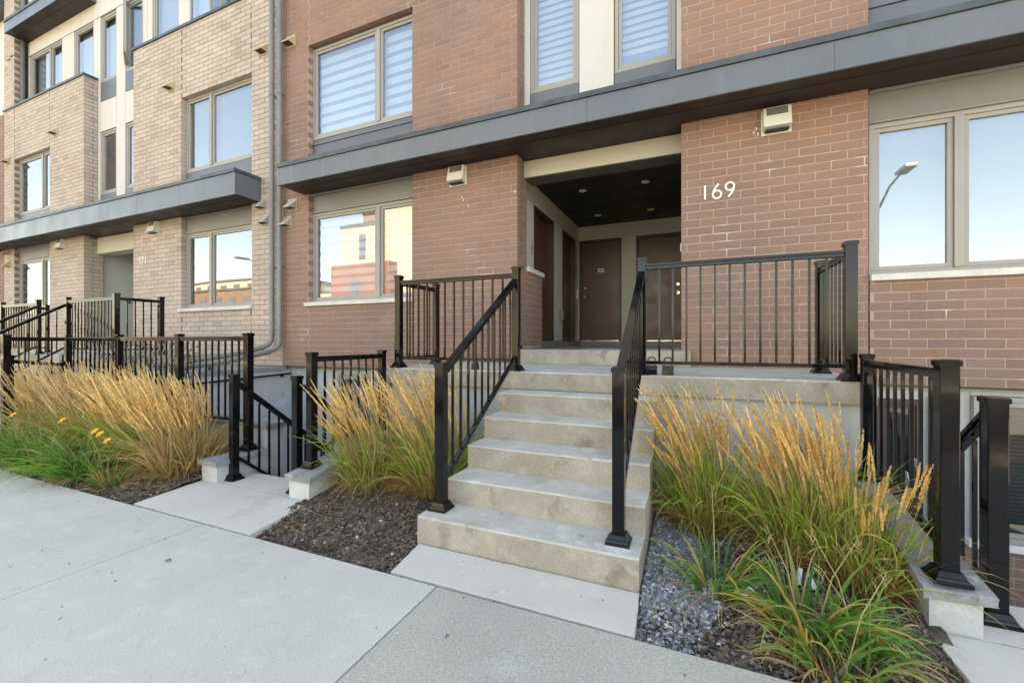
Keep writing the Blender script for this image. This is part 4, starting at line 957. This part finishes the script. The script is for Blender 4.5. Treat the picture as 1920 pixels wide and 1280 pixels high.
PALE = np.array([(.78,.58,.31),(.70,.50,.25),(.84,.64,.36),(.64,.45,.21)])
reed_grass(-7.55, 2.62, "reed grass at the far left end of the long row, before the fence corner", ns=170, nb=560, green=.5, hs=0.99, seedcol=.9)
reed_grass(-7.0, 2.72, "pale golden reed grass, second clump from the left in the long row", ns=190, nb=560, green=.5, hs=1.00, seedcol=.92, pal=PALE)
reed_grass(-6.45, 2.62, "golden reed grass in the middle of the long row, behind the lilies", ns=190, nb=620, green=.6, hs=0.98, pal=PALE)
reed_grass(-5.85, 2.68, "reed grass behind the orange lily flowers in the long row", ns=190, nb=640, green=.7, hs=1.00)
reed_grass(-5.30, 2.60, "reed grass with green centre, next to the straw coloured end clump", ns=160, nb=640, green=.65, hs=0.96)
reed_grass(-4.72, 2.62, "straw coloured reed grass at the right end of the long row, by the stub wall", ns=210, nb=900, green=.12, hs=.93, lean=(-.28, -.1), rad=.2, spread=.62)
reed_grass(-2.62, 2.98, "green and gold reed grass beside the stone capped wall, left of the stairs", ns=150, nb=900, green=.62, hs=.93, lean=(-.22, -.08), rad=.18, spread=.36)
reed_grass(-2.02, 3.10, "green and gold reed grass against the left side of the front stairs", ns=200, nb=1000, green=.66, hs=1.0, lean=(-.32, -.05), rad=.19, spread=.36)
reed_grass(.04, 3.18, "tall reed grass nearest the stairs in the right bed", ns=150, nb=900, green=.78, hs=.92, lean=(-.20, -.02), rad=.15, spread=.30)
reed_grass(.60, 3.05, "full reed grass clump in the middle of the right bed", ns=190, nb=1150, green=.76, hs=.89, lean=(-.19, -.02), rad=.19, spread=.34)
reed_grass(.82, 2.84, "reed grass with upright plumes leaning over the right white wall", ns=46, nb=560, green=.7, hs=.70, lean=(-.02, -.08), rad=.14)
reed_grass(-10.9+1.6, 2.9, "pale reed grass behind the fence corner at far left", ns=80, nb=260, green=.3, hs=1.05, pal=PALE)
reed_grass(-12.2, 3.0, "faint reed grass beyond the neighbour's steps at the left edge", ns=80, nb=260, green=.4, hs=1.0, pal=PALE)

LILY = np.array([(.075,.20,.028),(.10,.25,.034),(.14,.31,.045),(.06,.17,.028),(.18,.33,.06)])
def daylily(x, y, label, n=130, L=(.38, .62), rad=.10, yellow=.08, flowers=(), spread=1.0, scapes=5):
    z = soilz(x, y); r = empty("daylily", (x, y, z), label, "daylily", "strap leaved daylilies along the pavement")
    a = rng.uniform(0, 2*np.pi, n); q = np.sqrt(rng.random(n))*rad
    ro = np.c_[x+q*np.cos(a), y+q*np.sin(a), np.full(n, z-.01)]; a2 = a+rng.normal(0, .5, n)
    d0 = np.c_[np.cos(a2)*rng.uniform(.2, .95, n)*spread, np.sin(a2)*rng.uniform(.2, .95, n)*spread, np.ones(n)]
    c = pick(LILY, n, .2); yl = rng.random((n, 1)) < yellow; c = np.where(yl, pick(np.array([(.50,.36,.08),(.55,.30,.10),(.48,.34,.18)]), n), c)
    tip = np.where(rng.random((n, 1)) < .25, c*.5+np.array([.25, .18, .05]), c*1.15)
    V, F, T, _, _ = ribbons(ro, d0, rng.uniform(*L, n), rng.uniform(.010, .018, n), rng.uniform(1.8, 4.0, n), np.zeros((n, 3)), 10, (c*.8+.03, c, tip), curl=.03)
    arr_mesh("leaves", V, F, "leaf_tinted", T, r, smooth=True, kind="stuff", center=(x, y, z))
    m = int(n*.6); a = rng.uniform(0, 2*np.pi, m); ro = np.c_[x+.1*np.cos(a), y+.1*np.sin(a), np.full(m, z)]
    d0 = np.c_[np.cos(a), np.sin(a), np.full(m, .5)]; c = pick(np.array([(.50,.34,.18),(.42,.27,.14),(.56,.42,.26)]), m)
    V, F, T, _, _ = ribbons(ro, d0, rng.uniform(.15, .42, m), rng.uniform(.004, .010, m), rng.uniform(2, 5, m), np.zeros((m, 3)), 8, (c, c, c), curl=.12)
    arr_mesh("withered_leaves", V, F, "leaf_tinted", T, r, smooth=True, kind="stuff", center=(x, y, z))
    for i in range(scapes):
        ax = rng.uniform(0, 6.28); hgt = rng.uniform(.36, .5); ex, ey = x+.2*math.cos(ax), y+.2*math.sin(ax)
        b = MB(); b.tube([(x+.03*math.cos(ax), y+.03*math.sin(ax), z), ((x+ex)/2, (y+ey)/2, z+hgt*.6), (ex, ey, z+hgt)], [.0028, .0024, .0014], 5)
        for k in range(5): b.tube([(ex, ey, z+hgt-.015*k), (ex+random.uniform(-.03, .03), ey+random.uniform(-.03, .03), z+hgt+.02-.012*k)], .0016, 4)
        o = b.build("flower_stalk", "plaque_white" if False else "stalk", r)
    for (fx, fy, fz) in flowers:
        b = MB(); tilt = Matrix.Rotation(R(40), 3, 'X') @ Matrix.Rotation(random.uniform(0, 1), 3, 'Z')
        for k in range(6):
            an = k*math.pi/3; w = .011 if k % 2 else .017; rr = [0, .012, .028, .041]; zz = [0, .020, .034, .026]; ww = [.003, w*.8, w, .003]; V = []
            for j in range(4):
                for sd in (-1, 1):
                    v = tilt @ Vector((rr[j]*math.cos(an)-sd*ww[j]*math.sin(an), rr[j]*math.sin(an)+sd*ww[j]*math.cos(an), zz[j])); V.append((fx+v.x, fy+v.y, fz+v.z))
            b.add(V, [(0,1,3,2), (2,3,5,4), (4,5,7,6)])
        o = b.build("flower", "petal_orange", r)
        b = MB(); b.tube([(x, y, z), ((x+fx)/2, (y+fy)/2, (z+fz)/2+.08), (fx, fy, fz)], [.003, .0026, .002], 5); b.build("stem", "stalk", o)
mat("petal_orange", (.85, .33, .012), (.80, .42, .02), 30, .5); mat("stalk", (.42, .32, .17), (.30, .26, .10), 12, .8)
daylily(-5.50, 2.17, "daylily with two orange flowers at the pavement, left of the mulch patch", n=300, L=(.46, .74), rad=.16, flowers=((-5.22, 2.20, .42), (-5.36, 2.22, .43), (-5.14, 2.22, .36)), spread=1.1)
daylily(-6.30, 2.18, "daylily between the flowering one and the far left one", n=260, L=(.44, .70), rad=.16, flowers=((-6.15, 2.28, .47),))
daylily(-7.10, 2.22, "daylily with one orange flower at the far left edge", n=240, L=(.42, .68), rad=.16, flowers=((-7.2, 2.25, .46),))
daylily(-5.0, 2.16, "small yellowing daylily beside the mulch patch", n=60, L=(.25, .42), rad=.07, yellow=.35, scapes=1)
daylily(.10, 2.50, "thin daylily on the gravel beside the bottom step", n=64, L=(.25, .44), rad=.09, yellow=.15, scapes=1)
daylily(.47, 2.33, "large bright green daylily in front of the right reed grass", n=120, L=(.28, .46), rad=.12, yellow=.20, scapes=2)
daylily(.68, 2.30, "green daylily by the white wall corner at the right", n=56, L=(.20, .34), rad=.08, yellow=.16, scapes=2)
daylily(.52, 2.10, "spreading daylily at the edge of the rough pavement", n=60, L=(.22, .36), rad=.09, yellow=.35, scapes=1)

# dead stalks lying on the beds
b_n = 150; ro = []; 
for (xa, xb, ya, yb, k) in ((-2.9, -1.7, 2.0, 2.9, 60), (-.2, .95, 2.05, 3.0, 90), (-5.2, -4.3, 2.05, 2.6, 30)):
    for _ in range(k): ro.append((random.uniform(xa, xb), random.uniform(ya, yb)))
ro = np.array([(x, y, soilz(x, y)+.012) for x, y in ro]); n = len(ro); a = rng.uniform(0, 6.28, n); c = pick(STRAW*np.array([.9, .85, .85]), n)
V, F, T, _, _ = ribbons(ro, np.c_[np.cos(a), np.sin(a), rng.uniform(.0, .25, n)], rng.uniform(.06, .28, n), rng.uniform(.002, .005, n), rng.uniform(.1, .6, n), np.zeros((n, 3)), 6, (c, c, c*1.1), curl=.12)
arr_mesh("dead_stalks", V, F, "leaf_tinted", T, kind="stuff")

# ------------------------------------------------------------------ leafy trellis behind the long fence
TR = empty("trellis", (-6.6, 3.17, .45), "leafy vine on a crossed lattice behind the long fence", "trellis")
b = MB(); x0, x1, z0, z1, yy = -7.85, -5.5, .5, 1.30, 3.17
for s in (1, -1):
    x = x0-.8
    while x < x1+.8:
        pts = [(x, z0), (x+s*.5, z1)]
        if all(x0-.05 < p[0] < x1+.05 for p in pts): b.bar((pts[0][0], yy+s*.004, z0), (pts[1][0], yy+s*.004, z1), .006, .014, up=(1, 0, 0))
        x += .105
b.build("lattice", "trellis_grey", TR)['kind'] = "stuff"
n = 2600; P = np.c_[rng.uniform(x0, x1, n), rng.uniform(yy-.02, yy+.10, n), rng.uniform(z0-.04, z1+.01, n)]
d = nrm(rng.normal(0, 1, (n, 3))+np.array([0, -.5, .3])); s_ = nrm(np.cross(d, rng.normal(0, 1, (n, 3)))); L_ = rng.uniform(.018, .034, (n, 1))
V = np.stack([P, P+d*L_*.5-s_*L_*.35, P+d*L_, P+d*L_*.5+s_*L_*.35], 1).reshape(-1, 3); c = pick(np.array([(.035,.055,.018),(.05,.08,.02),(.03,.04,.018),(.09,.14,.03),(.06,.05,.03)]), n, .25)
arr_mesh("leaves", V, np.arange(4*n).reshape(-1, 4), "leaf_tinted", np.repeat(c, 4, 0), TR, kind="stuff")

# ------------------------------------------------------------------ litter and ribbon
def scrap(x, y, z, pts, label, m="litter_paper"):
    b = MB(); b.add([(x+a, y+c, z+d) for a, c, d in pts], [tuple(range(len(pts)))]); o = b.build("paper_scrap", m)
    mod = o.modifiers.new("thick", 'SOLIDIFY'); mod.thickness = .0015; return tag(o, label, "litter")
scrap(.225, 2.47, .03, [(-.05, .0, .0), (.01, -.035, .012), (.05, -.02, .03), (.045, .03, .035), (-.02, .035, .02)], "white paper scrap beside the large green daylily")
scrap(.50, 2.62, .06, [(-.02, 0, 0), (.0, 0, .0), (.01, .01, .08), (-.01, .012, .085)], "thin white plastic strip standing in the right bed")
scrap(.545, 2.60, .06, [(0, 0, 0), (.025, 0, .0), (-.005, .01, .075), (-.02, .012, .08)], "pale torn wrapper leaning at the foot of the right reed grass")
rb = empty("ribbon", (1.355, 3.45, .5), "red and white striped ribbon tied to the sloping handrail", "ribbon")
for j, (yy, zz) in enumerate(((3.40, .50), (3.55, .385))):
    for k in range(5):
        b = MB(); b.bar((1.262, yy+.012*k-.03, zz), (1.262, yy+.012*k+.015, zz+.085), .004, .012, up=(0, 1, 0)); b.build("stripe", "ribbon_red" if k % 2 else "litter_paper", rb)

# ------------------------------------------------------------------ across the street: seen only in the window panes
def opp(x0, x1, y, z1, m, label, low=None, wins=()):
    r = empty("building", ((x0+x1)/2, y-5, 0), label, "building")
    b = MB(); b.box(x0, x1, y-10, y, 0, z1); b.build("body", m, r)
    b = MB(); b.box(x0-.1, x1+.1, y-10.1, y+.1, z1, z1+.25); b.build("roof", "roofing", r)
    if low:
        b = MB(); b.box(low[0], low[1], y+.004, y+1.2, 0, low[2]); b.build("brick_bay", low[3], r)
    for (wx, wz, ww, wh, dy) in wins:
        b = MB(); b.box(wx-ww/2, wx+ww/2, y+dy, y+dy+.05, wz, wz+wh); b.build("window", "spandrel_grey", r)
    return r
opp(-34.8, -29.7, -24, 13.3, "opposite_cream", "cream building with red brick bay mirrored in the ground floor window", (-35.0, -27.4, 9.2, "opposite_brick"),
    [(-31.9, 9.9, .9, 2.6, .0), (-31.8, 3.2, 1, 4.4, 1.21)])
opp(-29.69, -12, -24.02, 17.0, "opposite_cream", "tall cream apartment block mirrored in the right half of the window", None,
    [(-24, 13.4, 2.6, 1.6, 0), (-20, 8, 1.2, 2.4, 0), (-14, 8, 1.2, 2.4, 0), (-20, 4, 1.2, 2.4, 0), (-14, 4, 1.2, 2.4, 0)])
opp(-33.6, -30.5, -26, 15.2, "opposite_brown", "small roof storey above the mirrored cream building")
opp(-70, -50, -27, 8.2, "opposite_brown", "brown rowhouses mirrored in the tan house window", None, [(x, z, 1.6, 1.8, 0.0) for x in range(-69, -50, 3) for z in (1.2, 5.4)])
opp(-72, -52, -31, 10.2, "opposite_cream", "cream upper storeys behind the mirrored brown rowhouses", None, [(x, z, 1.2, 1.2, 0.0) for x in range(-71, -53, 3) for z in (8.5,)])
opp(-49, -35.4, -30, 7.6, "opposite_cream", "cream rowhouse mirrored at the left edge of the window", None, [(x, z, 1.2, 1.6, 0.0) for x in range(-48, -36, 3) for z in (1.2, 4.4)])
opp(22, 40, -40, 6.2, "opposite_brown", "low brown building mirrored at the right window edge")
def lamp(x, yp, yh, zt, label):
    r = empty("street_lamp", (x, yp, 0), label, "street lamp", "street lamps across the road")
    b = MB(); b.tube([(x, yp, 0), (x, yp, zt-1.6), (x, yp+.25, zt-.8), (x, (yp+yh)/2, zt-.15), (x, yh-.3, zt)], [.09, .07, .05, .04, .035], 10); b.build("pole", "lamp_metal", r)
    b = MB(); b.box(x-.17, x+.17, yh-.42, yh+.42, zt-.06, zt+.05); b.build("lamp_head", "lamp_metal", r, bevel=.02)
lamp(6.75, -11.3, -8.5, 7.35, "grey street lamp mirrored in the right window")
lamp(-28.0, -11.3, -8.5, 6.9, "grey street lamp mirrored in the tan house window")
